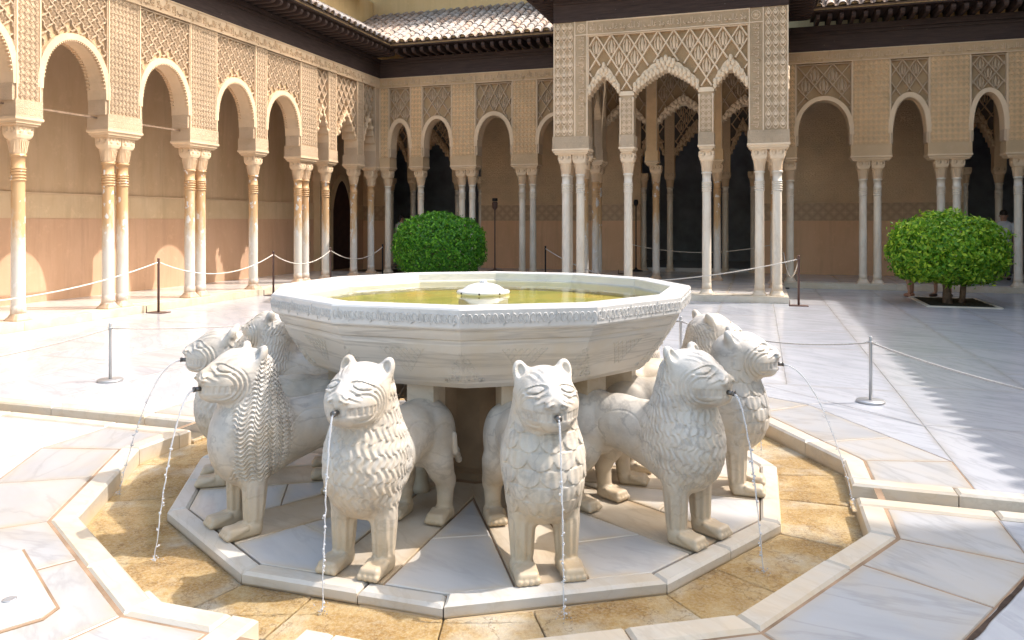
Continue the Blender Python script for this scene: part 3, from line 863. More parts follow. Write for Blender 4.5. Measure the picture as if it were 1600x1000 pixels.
def mane_relief(X, Y, Z, style):
    a = np.arctan2(Y, X - 1.53) * 0.19
    face = sstep(0, 0.03, X - 1.71 + (Z - 0.70) * 0.42) * sstep(0.675, 0.70, Z)
    back = sstep(1.44, 1.50, X - np.maximum(0, 0.5 - Z) * 0.25)
    m = back * sstep(0.265, 0.31, Z) * (1 - face) * (1 - sstep(0.90, 0.93, Z))
    if style == 0:                               # wavy locks in rows
        Zw = Z + 0.010 * np.sin(a * 2 * pi / 0.062)
        row = np.floor(Zw / 0.062); fr = Zw / 0.062 - row
        ph = 2 * pi * ((a + row * 0.009) / 0.0235) + 1.5 * np.sin(2 * pi * Z / 0.085 + a * 20)
        h = 0.0034 * np.cos(ph) + 0.0034 * (0.5 - fr) * sstep(0.0, 0.2, fr)
    elif style == 1:                             # broad overlapping scales on the chest, plain flank
        h = np.full_like(Z, -0.02)
        for j in (0, 1):
            zz = Z / 0.075 + j
            row = np.floor(zz); fz = zz - row + (1 - j) * 0 - j * 0
            row = row - j
            u = a / 0.072 + 0.5 * np.mod(row, 2); fu = u - np.round(u)
            t = (Z - row * 0.075) / 0.075        # 0 bottom tip .. 2
            inside = (np.abs(fu) < 0.5) & ((fu * 2) ** 2 + ((np.minimum(t, 0.7) - 0.7) / 0.72) ** 2 < 1.0)
            hh_ = 0.0045 * (1 - t) + 0.0018 * np.cos(fu * 2 * pi * 3)
            h = np.where(inside & (hh_ > h), hh_, h)
        h = np.where(h < -0.015, -0.0045, h)
        m = m * sstep(1.60, 1.72, X)
    else:                                        # nested zigzag curls on the sides, smooth bib in front
        row = np.floor(a / 0.052)
        ph = 2 * pi * (Z + 0.020 * np.cos(2 * pi * a / 0.058) + 0.008 * np.sin(row * 2.1)) / 0.0235
        h = 0.0058 * np.cos(ph)
        front = sstep(1.75, 1.79, X) * (np.abs(Y) < 0.2)
        m = m * (1 - sstep(0.0, 0.02, X - 1.775))
    r = h * m
    # face grooves: arcs round the cheek and whisker lines over the muzzle
    A = np.abs(Y)
    fm = sstep(0.70, 0.73, Z) * sstep(1.655, 1.69, X)
    dc = np.sqrt((X - 1.842) ** 2 + ((Z - 0.79) * 1.05) ** 2)
    ring = sstep(0.05, 0.06, dc) * (1 - sstep(0.135, 0.150, dc)) * sstep(0.055, 0.085, A) * (1 - sstep(0.865, 0.885, Z))
    r = r + 0.0040 * np.cos(2 * pi * dc / 0.0245) * ring * fm
    top = sstep(0.012, 0.03, A) * (1 - sstep(0.085, 0.10, A)) * sstep(0.815, 0.83, Z) * (1 - sstep(0.865, 0.875, Z)) * sstep(1.80, 1.83, X)
    r = r + 0.0034 * np.cos(2 * pi * (Z + A * 0.55) / 0.023) * top
    # incised almond eyes with a lid line
    fz = sstep(1.76, 1.78, X) * sstep(0.83, 0.84, Z)
    ev = ((A - 0.074) / 0.038) ** 2 + ((Z - 0.882 + 0.30 * (A - 0.074)) / 0.0135) ** 2
    r = r + fz * (0.0034 * (1 - sstep(0.55, 0.9, ev)) - 0.0050 * sstep(0.7, 1.0, ev) * (1 - sstep(1.25, 1.7, ev)) + 0.003 * sstep(1.6, 2.0, ev) * (1 - sstep(2.2, 2.8, ev)))
    brow = sstep(0.915, 0.925, Z) * sstep(1.70, 1.73, X) * sstep(0.02, 0.04, A)
    r = r + 0.0022 * np.cos(2 * pi * (A + (X - 1.75) * 0.35) / 0.026) * brow * (1 - sstep(1.80, 1.83, X))
    # teeth between the lips
    tm = sstep(0.757, 0.763, Z) * (1 - sstep(0.793, 0.799, Z)) * sstep(1.765, 1.785, X)
    sl_ = np.where(X > 1.885, A, 0.078 + (1.885 - X))
    r = r + tm * (-0.003 + 0.0024 * np.cos(2 * pi * sl_ / 0.0225))
    # fluted legs
    lm = sstep(0.07, 0.09, Z) * (1 - sstep(0.235, 0.27, Z)) * (X > 1.55)
    an = np.arctan2(A - 0.106, X - 1.67)
    r = r + lm * 0.0035 * np.cos(an * 9)
    # shoulder line
    sh = np.abs(np.sqrt(((X - 1.33) / 0.17) ** 2 + ((Z - 0.50) / 0.10) ** 2) - 1.0)
    r = r - 0.003 * (1 - sstep(0.0, 0.05, sh)) * (A > 0.08)
    return r
def net(V, o, h):
    """surface nets: verts, quads of the zero level of V on a grid with origin o and step h"""
    In = V < 0
    nx, ny, nz = V.shape
    cnt = np.zeros((nx - 1, ny - 1, nz - 1), np.uint8)
    for i in (0, 1):
        for j in (0, 1):
            for k in (0, 1): cnt += In[i:nx - 1 + i, j:ny - 1 + j, k:nz - 1 + k]
    act = (cnt > 0) & (cnt < 8)
    idx = np.argwhere(act)
    ids = np.full(act.shape, -1, np.int32); ids[act] = np.arange(len(idx))
    acc = np.zeros((len(idx), 3)); n = np.zeros(len(idx))
    I, J, K = idx.T
    cor = [(i, j, k) for i in (0, 1) for j in (0, 1) for k in (0, 1)]
    for a in range(8):
        for b in range(a + 1, 8):
            ca, cb = np.array(cor[a]), np.array(cor[b])
            if np.abs(ca - cb).sum() != 1: continue
            va = V[I + ca[0], J + ca[1], K + ca[2]]; vb = V[I + cb[0], J + cb[1], K + cb[2]]
            x = (va < 0) != (vb < 0)
            t = np.where(x, va / np.where(x, va - vb, 1), 0)
            acc += np.where(x[:, None], ca + t[:, None] * (cb - ca), 0); n += x
    P = (idx + acc / n[:, None]) * h + o
    Q = []
    for ax in range(3):
        sl = [slice(1, -1)] * 3
        a0 = [slice(1, -1)] * 3; a1 = [slice(1, -1)] * 3
        a0[ax] = slice(0, -1); a1[ax] = slice(1, None)
        s0, s1 = In[tuple(a0)], In[tuple(a1)]
        e = np.argwhere(s0 != s1)
        fl = s0[tuple(e.T)]
        base = e + 1; base[:, ax] -= 1
        u, v = (ax + 1) % 3, (ax + 2) % 3
        q = []
        for du, dv in ((1, 1), (0, 1), (0, 0), (1, 0)):
            c = base.copy(); c[:, u] -= du; c[:, v] -= dv
            q.append(ids[tuple(c.T)])
        q = np.stack(q, 1)
        q[~fl] = q[~fl][:, ::-1]
        Q.append(q)
    return P, np.concatenate(Q)
def np_mesh(name, P, Q, mat):
    m = bpy.data.meshes.new(name)
    m.vertices.add(len(P)); m.vertices.foreach_set('co', P.astype(np.float32).ravel())
    m.loops.add(Q.size); m.loops.foreach_set('vertex_index', Q.astype(np.int32).ravel())
    m.polygons.add(len(Q)); m.polygons.foreach_set('loop_start', np.arange(0, Q.size, 4, dtype=np.int32))
    m.polygons.foreach_set('use_smooth', np.ones(len(Q), bool))
    m.materials.append(mat)
    m.update(calc_edges=True); m.validate()
    return m
HC = 0.0084
lo = np.array([0.78, -0.25, -0.02]); dim = (139, 61, 124)
gx, gy, gz = [(lo[i] + HC * np.arange(dim[i])).astype(np.float32) for i in range(3)]
VC = lion_base(gx[:, None, None], gy[None, :, None], gz[None, None, :]).astype(np.float32)
def up2(V, ax):
    V = np.moveaxis(V, ax, 0)
    o = np.empty((V.shape[0] * 2 - 1,) + V.shape[1:], V.dtype)
    o[::2] = V
    m = 0.5 * (V[1:] + V[:-1])
    o[1::2] = m
    # cubic midpoint inside
    o[3:-3:2] = (-V[:-3] + 9 * V[1:-2] + 9 * V[2:-1] - V[3:]) / 16
    return np.moveaxis(o, 0, ax)
VF = VC
for ax in range(3): VF = up2(VF, ax)
HF = HC / 2
near = np.argwhere(np.abs(VF) < 0.022)
NX, NY, NZ = (lo + near * HF).T
LION = []
for style in range(3):
    V = VF.copy()
    V[tuple(near.T)] -= mane_relief(NX, NY, NZ, style)
    P, Q = net(V, lo - np.array([LX0, 0, 0]), HF)
    LION.append(np_mesh('lion_body', P, Q, MT['lion_marble']))
del VC, VF, V
LION_INFO = {
    0: (0, 'nearest stone lion with wavy locks, its face turned a little left', 2.03),
    1: (1, 'nearest stone lion with broad leaf scales on its chest, facing forward', 2.02),
    2: (0, 'stone lion facing right with smooth flank in full view and curly mane', 2.10),
    3: (1, 'stone lion facing right at the right end, half behind the curly maned lion', 2.34),
    4: (0, 'stone lion at the right whose back of the head shows above its neighbours', 2.1),
    5: (0, 'stone lion on the far right side under the bowl towards the pavilion', 2.1),
    6: (1, 'stone lion directly behind the pedestal facing the pavilion', 2.1),
    7: (0, 'stone lion behind the bowl facing the round clipped orange tree', 2.1),
    8: (2, 'stone lion on the far left side facing the corner of the arcades', 2.1),
    9: (0, 'stone lion at the left seen from behind, its head against the bowl edge', 2.2),
    10: (0, 'stone lion facing left behind the zigzag maned lion', 2.30),
    11: (2, 'stone lion facing left with nested zigzag curls carved over its mane', 2.13),
}
mb = MB(); mb.tube([(0.545, 0, 0.779), (0.585, 0, 0.779)], 0.0125, 12)
mb.tube([(0.583, 0, 0.779), (0.592, 0, 0.779)], 0.0145, 12)
SPOUT = mb.mesh('spout', MT['spout_metal'])
def stream_mesh(xe, seed):
    r_ = random.Random(seed)
    x0, z0, ze = 0.588, 0.776, -0.045
    xe -= LX0
    m = MB(); pts = []; rs = []
    N = 26
    for i in range(N + 1):
        f = (i / N)
        z = z0 + (ze - z0) * f ** 1.5
        x = x0 + (xe - x0) * sqrt((z0 - z) / (z0 - ze))
        wob = 0.004 * f
        pts.append((x + r_.uniform(-wob, wob), r_.uniform(-wob, wob), z)); rs.append((0.0050 - 0.0026 * f) * r_.uniform(0.75, 1.25))
    m.tube(pts, rs, 6)
    for i in range(26):
        p = pts[r_.randint(12, N)]
        m.ball((p[0] + r_.uniform(-.008, .008), p[1] + r_.uniform(-.008, .008), p[2] + r_.uniform(-.02, .02)), r_.uniform(0.003, 0.007), 6, 4)
    for i in range(26):
        a = r_.uniform(0, 6.3); q = 0.05 * r_.random() ** 1.6
        m.ball((xe + q * cos(a), q * sin(a), ze + r_.uniform(-0.004, 0.022)), r_.uniform(0.0015, 0.004), 5, 3)
    return m.mesh('water_stream', MT['falling_water'])
for k in range(12):
    style, lab, xe = LION_INFO[k]
    d = dirv(30 * k) * LX0
    t = thing('stone_lion', lab, 'lion statue', (d.x, d.y, ZP), radians(30 * k - 90), 'stone lions ringed round the fountain bowl')
    q_ = random.Random(k * 5 + 1)
    t.scale = (1 + q_.uniform(-.012, .012), 1 + q_.uniform(-.03, .03), 1 + q_.uniform(-.012, .018)); t.rotation_euler[2] += q_.uniform(-.03, .03)
    link('body', LION[style], t, True)
    link('spout', SPOUT, t, True)
    if k not in (6,):
        link('water_stream', stream_mesh(xe, k), t, True)
# ---------------------------------------------------------------- facades
FLf = Fr((-8.4, 0, 0), (0, 1, 0), (1, 0, 0))
FRf = Fr((8.4, 0, 0), (0, 1, 0), (-1, 0, 0))
FBf = Fr((0, 14.55, 0), (1, 0, 0), (0, -1, 0))
FPf = Fr((0, 10.75, 0), (1, 0, 0), (0, -1, 0))
FPl = Fr((-2.33, 0, 0), (0, 1, 0), (-1, 0, 0))
FPr = Fr((2.33, 0, 0), (0, 1, 0), (1, 0, 0))
FHf = Fr((0, 17.7, 0), (1, 0, 0), (0, -1, 0))
ZF = 0.13
Z_MOULD, Z_IMP, Z_PIER, Z_FR, Z_BEAM = 2.99, 3.11, 3.36, 5.32, 5.60

# ---- columns (local z = 0 on the gallery floor)
def sq_section(hx, e, z, n=20):
    out = []
    for i in range(n):
        a = 2 * pi * i / n + pi / n
        c, s_ = cos(a), sin(a)
        r = (abs(c) ** e + abs(s_) ** e) ** (-1 / e)
        out.append((hx * r * c, hx * r * s_, z))
    return out
def loft(mb, secs, smooth=False):
    n = len(secs[0]); vs = [p for s_ in secs for p in s_]; fs = []
    for j in range(len(secs) - 1):
        for i in range(n):
            k_ = (i + 1) % n
            fs.append((j * n + i, j * n + k_, (j + 1) * n + k_, (j + 1) * n + i))
    fs.append(tuple((len(secs) - 1) * n + i for i in range(n))); fs.append(tuple(range(n - 1, -1, -1)))
    mb.add(vs, fs, smooth)
COL = {}
def column_meshes(kind, mat, r):
    mb = MB(); mb.lathe([(r, 0.10), (r + 0.006, 0.105), (r + 0.006, 0.205), (r, 0.212), (r, 0.24), (r * 0.98, 1.2), (r * 0.94, 2.05)], 18, cap=False)
    sh = mb.mesh('column', MT[mat])
    mb = MB(); loft(mb, [sq_section(r + 0.052, 5, 0.0), sq_section(r + 0.05, 5, 0.018), sq_section(r + 0.022, 3, 0.06), sq_section(r + 0.006, 2.2, 0.10), sq_section(r + 0.003, 2, 0.112)])
    ba = mb.mesh('base', MT[mat])
    prof = [(r * 0.94, 2.04)]
    for z in (2.055, 2.10, 2.145, 2.19, 2.225):
        prof += [(r * 0.94, z), (r * 1.08, z + 0.006), (r * 1.10, z + 0.016), (r * 1.08, z + 0.026), (r * 0.94, z + 0.032)]
    prof += [(r * 0.95, 2.41), (r * 1.13, 2.415), (r * 1.18, 2.43), (r * 1.13, 2.445), (r * 0.98, 2.45)]
    mb = MB(); mb.lathe(prof, 18, cap=False); ri = mb.mesh('neck_rings', MT[mat])
    mb = MB()
    secs = [sq_section(r * 0.98, 2, 2.45), sq_section(r * 1.02, 2, 2.52), sq_section(r * 1.18, 2.2, 2.62), sq_section(r * 1.30, 2.4, 2.66), sq_section(0.135, 5, 2.685), sq_section(0.146, 9, 2.73), sq_section(0.148, 12, 2.862)]
    loft(mb, secs)
    # carved leaves on the four faces
    for q in range(4):
        R4 = Matrix.Rotation(q * pi / 2, 3, 'Z')
        for sx in (-1, 1):
            for rr, cz in ((0.045, 2.80), (0.028, 2.80)):
                pts = [R4 @ Vector((sx * 0.065 + rr * cos(a), 0.148, cz + rr * sin(a) * 1.05)) for a in [i * 0.7 for i in range(9)]]
                mb.tube(pts, 0.007, 4, False)
        for i in range(-2, 3):
            pts = [R4 @ Vector((i * 0.022, r * 1.0 + 0.004, 2.47)), R4 @ Vector((i * 0.028, r * 1.1, 2.56)), R4 @ Vector((i * 0.034, r * 1.28, 2.65))]
            mb.tube(pts, 0.006, 4, False)
    ca = mb.mesh('capital', MT['pavilion_plain_stucco' if kind == 'pavilion' else 'smooth_stucco'])
    COL[kind] = (sh, ba, ri, ca)
column_meshes('ochre', 'ochre_column_marble', 0.096)
column_meshes('white', 'white_column_marble', 0.088)
column_meshes('inner', 'ochre_column_marble', 0.090)
column_meshes('pavilion', 'white_column_marble', 0.090)
def column(parent, x, y, kind, z=ZF):
    sh, ba, ri, ca = COL[kind]
    c = link('column', sh, parent, loc=(x, y, z))
    for nm, me in (('base', ba), ('neck_rings', ri), ('capital', ca)):
        link(nm, me, c, True, rot=(0, 0, 0))
    return c

# ---- muqarnas cell and palmettes (local x along, y out, z up)
mb = MB()
secs = []
for z, rx, ry in ((-0.055, 0.004, 0.004), (-0.045, 0.018, 0.014), (-0.01, 0.027, 0.024), (0.03, 0.026, 0.026), (0.052, 0.015, 0.016), (0.058, 0.003, 0.004)):
    secs.append([(rx * cos(2 * pi * i / 8), ry * sin(2 * pi * i / 8), z) for i in range(8)])
loft(mb, secs, True)
CELL = {m: mb.mesh('muqarnas_cell', MT[m]) for m in ('muqarnas_plaster', 'smooth_stucco', 'gallery_carved_plaster')}
def palmette(wd, ht, mat):
    m = MB()
    n = 8
    def leafp(cx_, cz, w_, h_, lean):
        b = []
        for i in range(n):
            a = 2 * pi * i / n
            k_ = 1 - 0.35 * max(0, sin(a))
            b.append((cx_ + w_ * cos(a) * k_ + lean * sin(a) * h_, 0.0, cz + h_ * sin(a)))
        vs = b + [(cx_ + lean * 0.2 * h_, 0.045, cz)]
        vs = [(x, y + 0.012 if y == 0.0 else y, z) for x, y, z in vs]
        m.add(vs, [(i, (i + 1) % n, n) for i in range(n)], False)
    leafp(0, 0.02 * ht, 0.10 * wd, 0.30 * ht, 0)
    for s_ in (-1, 1):
        leafp(s_ * 0.20 * wd, -0.06 * ht, 0.075 * wd, 0.20 * ht, s_ * 0.12)
        leafp(s_ * 0.17 * wd, 0.17 * ht, 0.06 * wd, 0.11 * ht, -s_ * 0.25)
        leafp(s_ * 0.10 * wd, -0.27 * ht, 0.05 * wd, 0.10 * ht, -s_ * 0.3)
    # ogee outline round the leaves
    pts = [(0.40 * wd * cos(a) * (1 - 0.25 * abs(sin(a)) ** 3), 0.004, 0.42 * ht * sin(a)) for a in [i * 2 * pi / 14 for i in range(15)]]
    m.tube(pts, 0.008, 4, False)
    return m.mesh('palmette', MT[mat])
PALM = {}
def palm_mesh(wd, ht, mat):
    k_ = (round(wd, 3), round(ht, 3), mat)
    if k_ not in PALM: PALM[k_] = palmette(wd, ht, mat)
    return PALM[k_]

def arch_round(sL, sR, zs, za, n=22):
    c, w_ = (sL + sR) / 2, (sR - sL) / 2
    out = []
    for i in range(n + 1):
        a = pi * i / n
        out.append((c - w_ * cos(a), zs + (za - zs) * (sin(a) ** 0.86 if 0 < i < n else 0)))
    return out
def arch_muq(sL, sR, zs, za, steps, pw=0.9):
    c, w_ = (sL + sR) / 2, (sR - sL) / 2
    half = [(sL, zs)]
    for i in range(steps):
        f0, f1 = i / steps, (i + 1) / steps
        z1 = zs + (za - zs) * (f1 ** pw)
        s0, s1 = sL + w_ * f0, sL + w_ * (f0 + (f1 - f0) * 0.9)
        half += [(s0 + 0.002, z1 - 0.25 * (z1 - half[-1][1])), (s0 + (s1 - s0) * 0.35, z1), (s1, z1 - 0.012)]
    half = half[:-1] + [(c, za)]
    return half + [(2 * c - s_, z) for s_, z in reversed(half[:-1])]
def interp(pts, s_):
    for (a, za), (b, zb) in zip(pts[:-1], pts[1:]):
        if a <= s_ <= b: return za if b - a < 1e-6 else za + (zb - za) * (s_ - a) / (b - a)
    return None

def strip_wall(mb, f, low, top, d0, d1):
    """solid between the curve low [(s, z)] and the height (or curve) top, from depth d0 (back) to d1 (front)"""
    n = len(low)
    tz = top if isinstance(top, list) else [(s_, top) for s_, _ in low]
    vs = []
    for (s_, z), (s2, z2) in zip(low, tz):
        vs += [f.p(s_, d1, z), f.p(s2, d1, z2), f.p(s_, d0, z), f.p(s2, d0, z2)]
    fs = []
    for i in range(n - 1):
        a, b = 4 * i, 4 * i + 4
        fs += [(a, b, b + 1, a + 1), (a + 2, a + 3, b + 3, b + 2), (a, a + 2, b + 2, b), (a + 1, b + 1, b + 3, a + 3)]
    fs += [(0, 1, 3, 2), (4 * n - 4, 4 * n - 2, 4 * n - 1, 4 * n - 3)]
    mb.add(vs, fs)
def rib(mb, f, p0, p1, wd, d0, d1):
    a, b = Vector(p0), Vector(p1)
    t = (b - a).normalized(); n = Vector((-t.y, t.x)) * wd / 2
    q = [a - n, a + n, a + n * 0.55, a - n * 0.55]; r = [b - n, b + n, b + n * 0.55, b - n * 0.55]
    dd = (d0, d0, d1, d1)
    vs = [f.p(v.x, d, v.y) for v, d in zip(q, dd)] + [f.p(v.x, d, v.y) for v, d in zip(r, dd)]
    mb.add(vs, [(0, 1, 5, 4), (1, 2, 6, 5), (2, 3, 7, 6), (3, 0, 4, 7)])
def sebka(parent, f, s0, s1, z0, z1, inside, cw, ch, d, mat, ripple=0.0, palms=True, name='sebka_panel', frame=True, wd=0.034, hgt=0.062):
    """lattice of crossing ribs with a palmette in each cell; s0..s1, z0..z1 bounds, inside(s, z) true where the panel is open"""
    mb = MB()
    c = (s0 + s1) / 2
    N = 9
    for sg in (1, -1):
        k0 = int(-(s1 - s0) / cw - (z1 - z0) / ch) - 2
        for k_ in range(k0, -k0 + 1):
            dz = ch / N / 2
            z = z1; prev = None
            while z > z0:
                s_ = c + (k_ + 0.5) * cw + sg * (z1 - z) * cw / ch
                if ripple: s_ += ripple * sin((z1 - z) * 4 * pi / ch)
                ok = s0 + 0.012 < s_ < s1 - 0.012 and inside(s_, z)
                if ok and prev is not None: rib(mb, f, prev, (s_, z), wd, d - 0.004, d + hgt + sg * 0.0016)
                prev = (s_, z) if ok else None
                z -= dz
    if frame:
        for a, b in ((s0, s0 + 0.022), (s1 - 0.022, s1)):
            zb = max(z0, 0)
            fbox(mb, f, a, b, d, d + hgt + 0.013, zb, z1)
        fbox(mb, f, s0 + 0.022, s1 - 0.022, d, d + hgt + 0.011, z1 - 0.022, z1)
    o = mb.build(name, MT[mat], parent, recalc=False)
    placed = 0
    if palms:
        me = palm_mesh(cw, ch, mat)
        R = f.rot().to_euler()
        ns = int((s1 - s0) / cw) + 2; nz = int((z1 - z0) / (ch / 2)) + 2
        for r_ in range(0, nz):
            for q in range(-ns, ns + 1):
                cs = c + q * cw + (cw / 2 if r_ % 2 == 0 else 0) + cw / 2
                cz = z1 - r_ * ch / 2
                cs = c + (q + (0.5 if r_ % 2 == 1 else 0.0)) * cw
                cs += 0
                if cs - cw * 0.42 < s0 or cs + cw * 0.42 > s1 or cz + ch * 0.46 > z1 + ch * 0.08: continue
                if not all(inside(cs + dx * cw, cz + dz_ * ch) for dx, dz_ in ((0, -0.42), (-0.36, -0.08), (0.36, -0.08), (0, 0.2))): continue
                p_ = f.p(cs, d + 0.001, cz)
                link('palmette', me, o, False, loc=p_, rot=R); placed += 1
    if placed == 0 or s1 - s0 < 0.8: o['kind'] = 'stuff'
    return o
def ornament(parent, f, s0, s1, z0, z1, d, mat, pitch=0.13, name='carved_ornament'):
    K = pitch / 0.13; d -= 0.0005
    """low relief of interlaced loops and leaves filling a panel"""
    mb = MB()
    nc = max(1, round((s1 - s0) / pitch)); px = (s1 - s0) / nc
    nr = max(1, round((z1 - z0) / (pitch * 1.25))); pz = (z1 - z0) / nr
    for r_ in range(nr):
        for q in range(nc):
            cs, cz = s0 + (q + 0.5) * px, z0 + (r_ + 0.5) * pz
            for sg in (-1, 1):
                pts = [(cs, cz - pz * 0.5), (cs + sg * px * 0.30, cz - pz * 0.28), (cs + sg * px * 0.44, cz), (cs + sg * px * 0.22, cz + pz * 0.22), (cs, cz + pz * 0.5)]
                for a, b in zip(pts[:-1], pts[1:]): rib(mb, f, a, b, 0.020 * K, d - 0.003, d + (0.020 + 0.001 * sg) * K)
                rib(mb, f, (cs + sg * px * 0.10, cz - 0.16 * pz), (cs + sg * px * 0.22, cz + 0.10 * pz), 0.034 * K, d - 0.003, d + 0.0235 * K)
            rib(mb, f, (cs, cz - 0.22 * pz), (cs, cz + 0.26 * pz), 0.034 * K, d - 0.003, d + 0.026 * K)
    o = mb.build(name, MT[mat], parent, recalc=False); o['kind'] = 'stuff'
    return o
def letters(parent, f, s0, s1, z0, z1, d, mat, n, vertical=False, name='carved_inscription'):
    mb = MB()
    if vertical:
        letter_band(mb, lambda u, v, w_: f.p(s1 - (s1 - s0) * v, d + w_ * 0.026 - 0.003, z0 + (z1 - z0) * u), n)
    else:
        letter_band(mb, lambda u, v, w_: f.p(s0 + (s1 - s0) * u, d + w_ * 0.026 - 0.003, z0 + (z1 - z0) * v), n)
    o = mb.build(name, MT[mat], parent, recalc=False); o['kind'] = 'stuff'
    return o

def pier(parent, f, s0, s1, mat, orn=True, zt=Z_FR, th=0.40, plainm='smooth_stucco', ztp=None):
    mb = MB(); fbox(mb, f, s0, s1, -th, 0, Z_PIER, zt); o = mb.build('pier', MT[mat], parent)
    mb = MB()
    for a, b in ((s0, s0 + 0.024), (s1 - 0.024, s1)): fbox(mb, f, a, b, -0.002, 0.014, Z_PIER, zt - 0.001)
    mb.build('pier_fillet', MT[plainm], o)
    if orn: ornament(o, f, s0 + 0.03, s1 - 0.03, Z_PIER + 0.02, zt - 0.02, 0.0, mat, 0.08)
    impost(parent, f, s0, s1, mat, th, plainm)
    return o
def impost(parent, f, s0, s1, mat, th=0.40, plainm='smooth_stucco', e=0.0):
    mb = MB(); fbox(mb, f, s0 - 0.022, s1 + 0.022, -th - 0.022, 0.022, Z_IMP, Z_PIER); o = mb.build('impost_block', MT[mat], parent)
    mb = MB()
    fbox(mb, f, s0 + 0.020, s1 - 0.020, -th + 0.02, -0.02, Z_MOULD, Z_MOULD + 0.03)
    fbox(mb, f, s0 - 0.005, s1 + 0.005, -th - 0.005, 0.005, Z_MOULD + 0.032, Z_MOULD + 0.062)
    fbox(mb, f, s0 - 0.034, s1 + 0.034, -th - 0.034, 0.034, Z_MOULD + 0.085, Z_IMP)
    vs = [f.p(s0 - 0.005, 0.005, Z_MOULD + 0.062), f.p(s1 + 0.005, 0.005, Z_MOULD + 0.062), f.p(s1 + 0.005, -th - 0.005, Z_MOULD + 0.062), f.p(s0 - 0.005, -th - 0.005, Z_MOULD + 0.062),
          f.p(s0 - 0.034, 0.034, Z_MOULD + 0.085), f.p(s1 + 0.034, 0.034, Z_MOULD + 0.085), f.p(s1 + 0.034, -th - 0.034, Z_MOULD + 0.085), f.p(s0 - 0.034, -th - 0.034, Z_MOULD + 0.085)]
    mb.add(vs, [(0, 1, 5, 4), (1, 2, 6, 5), (2, 3, 7, 6), (3, 0, 4, 7)])
    mb.build('impost_moulding', MT[plainm], o)
def bay_round(parent, f, sL, sR, mat, zs=3.62, za=4.44, lat=(0.36, 0.50), lobes=True, zt=Z_FR - 0.02, palms=True, ripple=0.0, plainm='smooth_stucco', dep=0.085, rec='recess_stucco'):
    i0 = 0.045
    A = arch_round(sL + i0, sR - i0, zs, za)
    c = (sL + sR) / 2
    O_ = []
    for i, (s_, z) in enumerate(A):
        a = A[max(0, i - 1)]; b = A[min(len(A) - 1, i + 1)]
        t = Vector((b[0] - a[0], b[1] - a[1])).normalized(); n = Vector((-t.y, t.x))
        O_.append((s_ + n.x * 0.10, z + n.y * 0.10 + (0.0 if 0 < i < len(A) - 1 else 0.0)))
    mb = MB(); strip_wall(mb, f, A, O_, -0.385, 0.010)
    ar = mb.build('archivolt', MT[plainm], parent)
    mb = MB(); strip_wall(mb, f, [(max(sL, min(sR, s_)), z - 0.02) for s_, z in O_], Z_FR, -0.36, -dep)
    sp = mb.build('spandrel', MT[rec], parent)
    for sg, e in ((1, sL), (-1, sR)):
        mb = MB()
        fbox(mb, f, min(e, e + sg * 0.05), max(e, e + sg * 0.05), -0.37, -0.012, zs - 0.24, zs + 0.01)
        a, b = min(e, e + sg * 0.022), max(e, e + sg * 0.022)
        fbox(mb, f, a, b, -0.36, -0.02, Z_PIER, zs - 0.24)
        mb.build('arch_corbel', MT['carved_stucco'], parent)
    if lobes:
        mb = MB()
        L = 0
        for i in range(1, len(A) - 2):
            for q in (0.25, 0.75):
                p0 = Vector(A[i]); p1 = Vector(A[i + 1]); p = p0.lerp(p1, q)
                t = (p1 - p0).normalized(); n = Vector((t.y, -t.x))
                h_ = 0.014
                for d0, d1 in ((-0.06, 0.004), (-0.380, -0.32)):
                    a, b = p - t * h_ - n * 0.006, p + t * h_ - n * 0.006
                    a2, b2 = p - t * h_ * 0.5 + n * 0.024, p + t * h_ * 0.5 + n * 0.024
                    mb.hexa([f.p(a.x, d0, a.y), f.p(b.x, d0, b.y), f.p(b.x, d1, b.y), f.p(a.x, d1, a.y), f.p(a2.x, d0, a2.y), f.p(b2.x, d0, b2.y), f.p(b2.x, d1, b2.y), f.p(a2.x, d1, a2.y)])
        o = mb.build('lobed_edge', MT[plainm], ar, recalc=False); o['kind'] = 'stuff'
    ins = lambda s_, z: (interp(O_, s_) or zs) + 0.015 < z
    sebka(parent, f, sL, sR, za - 0.55, zt, ins, lat[0], lat[1], -dep, mat, ripple, palms, hgt=dep * 0.72)
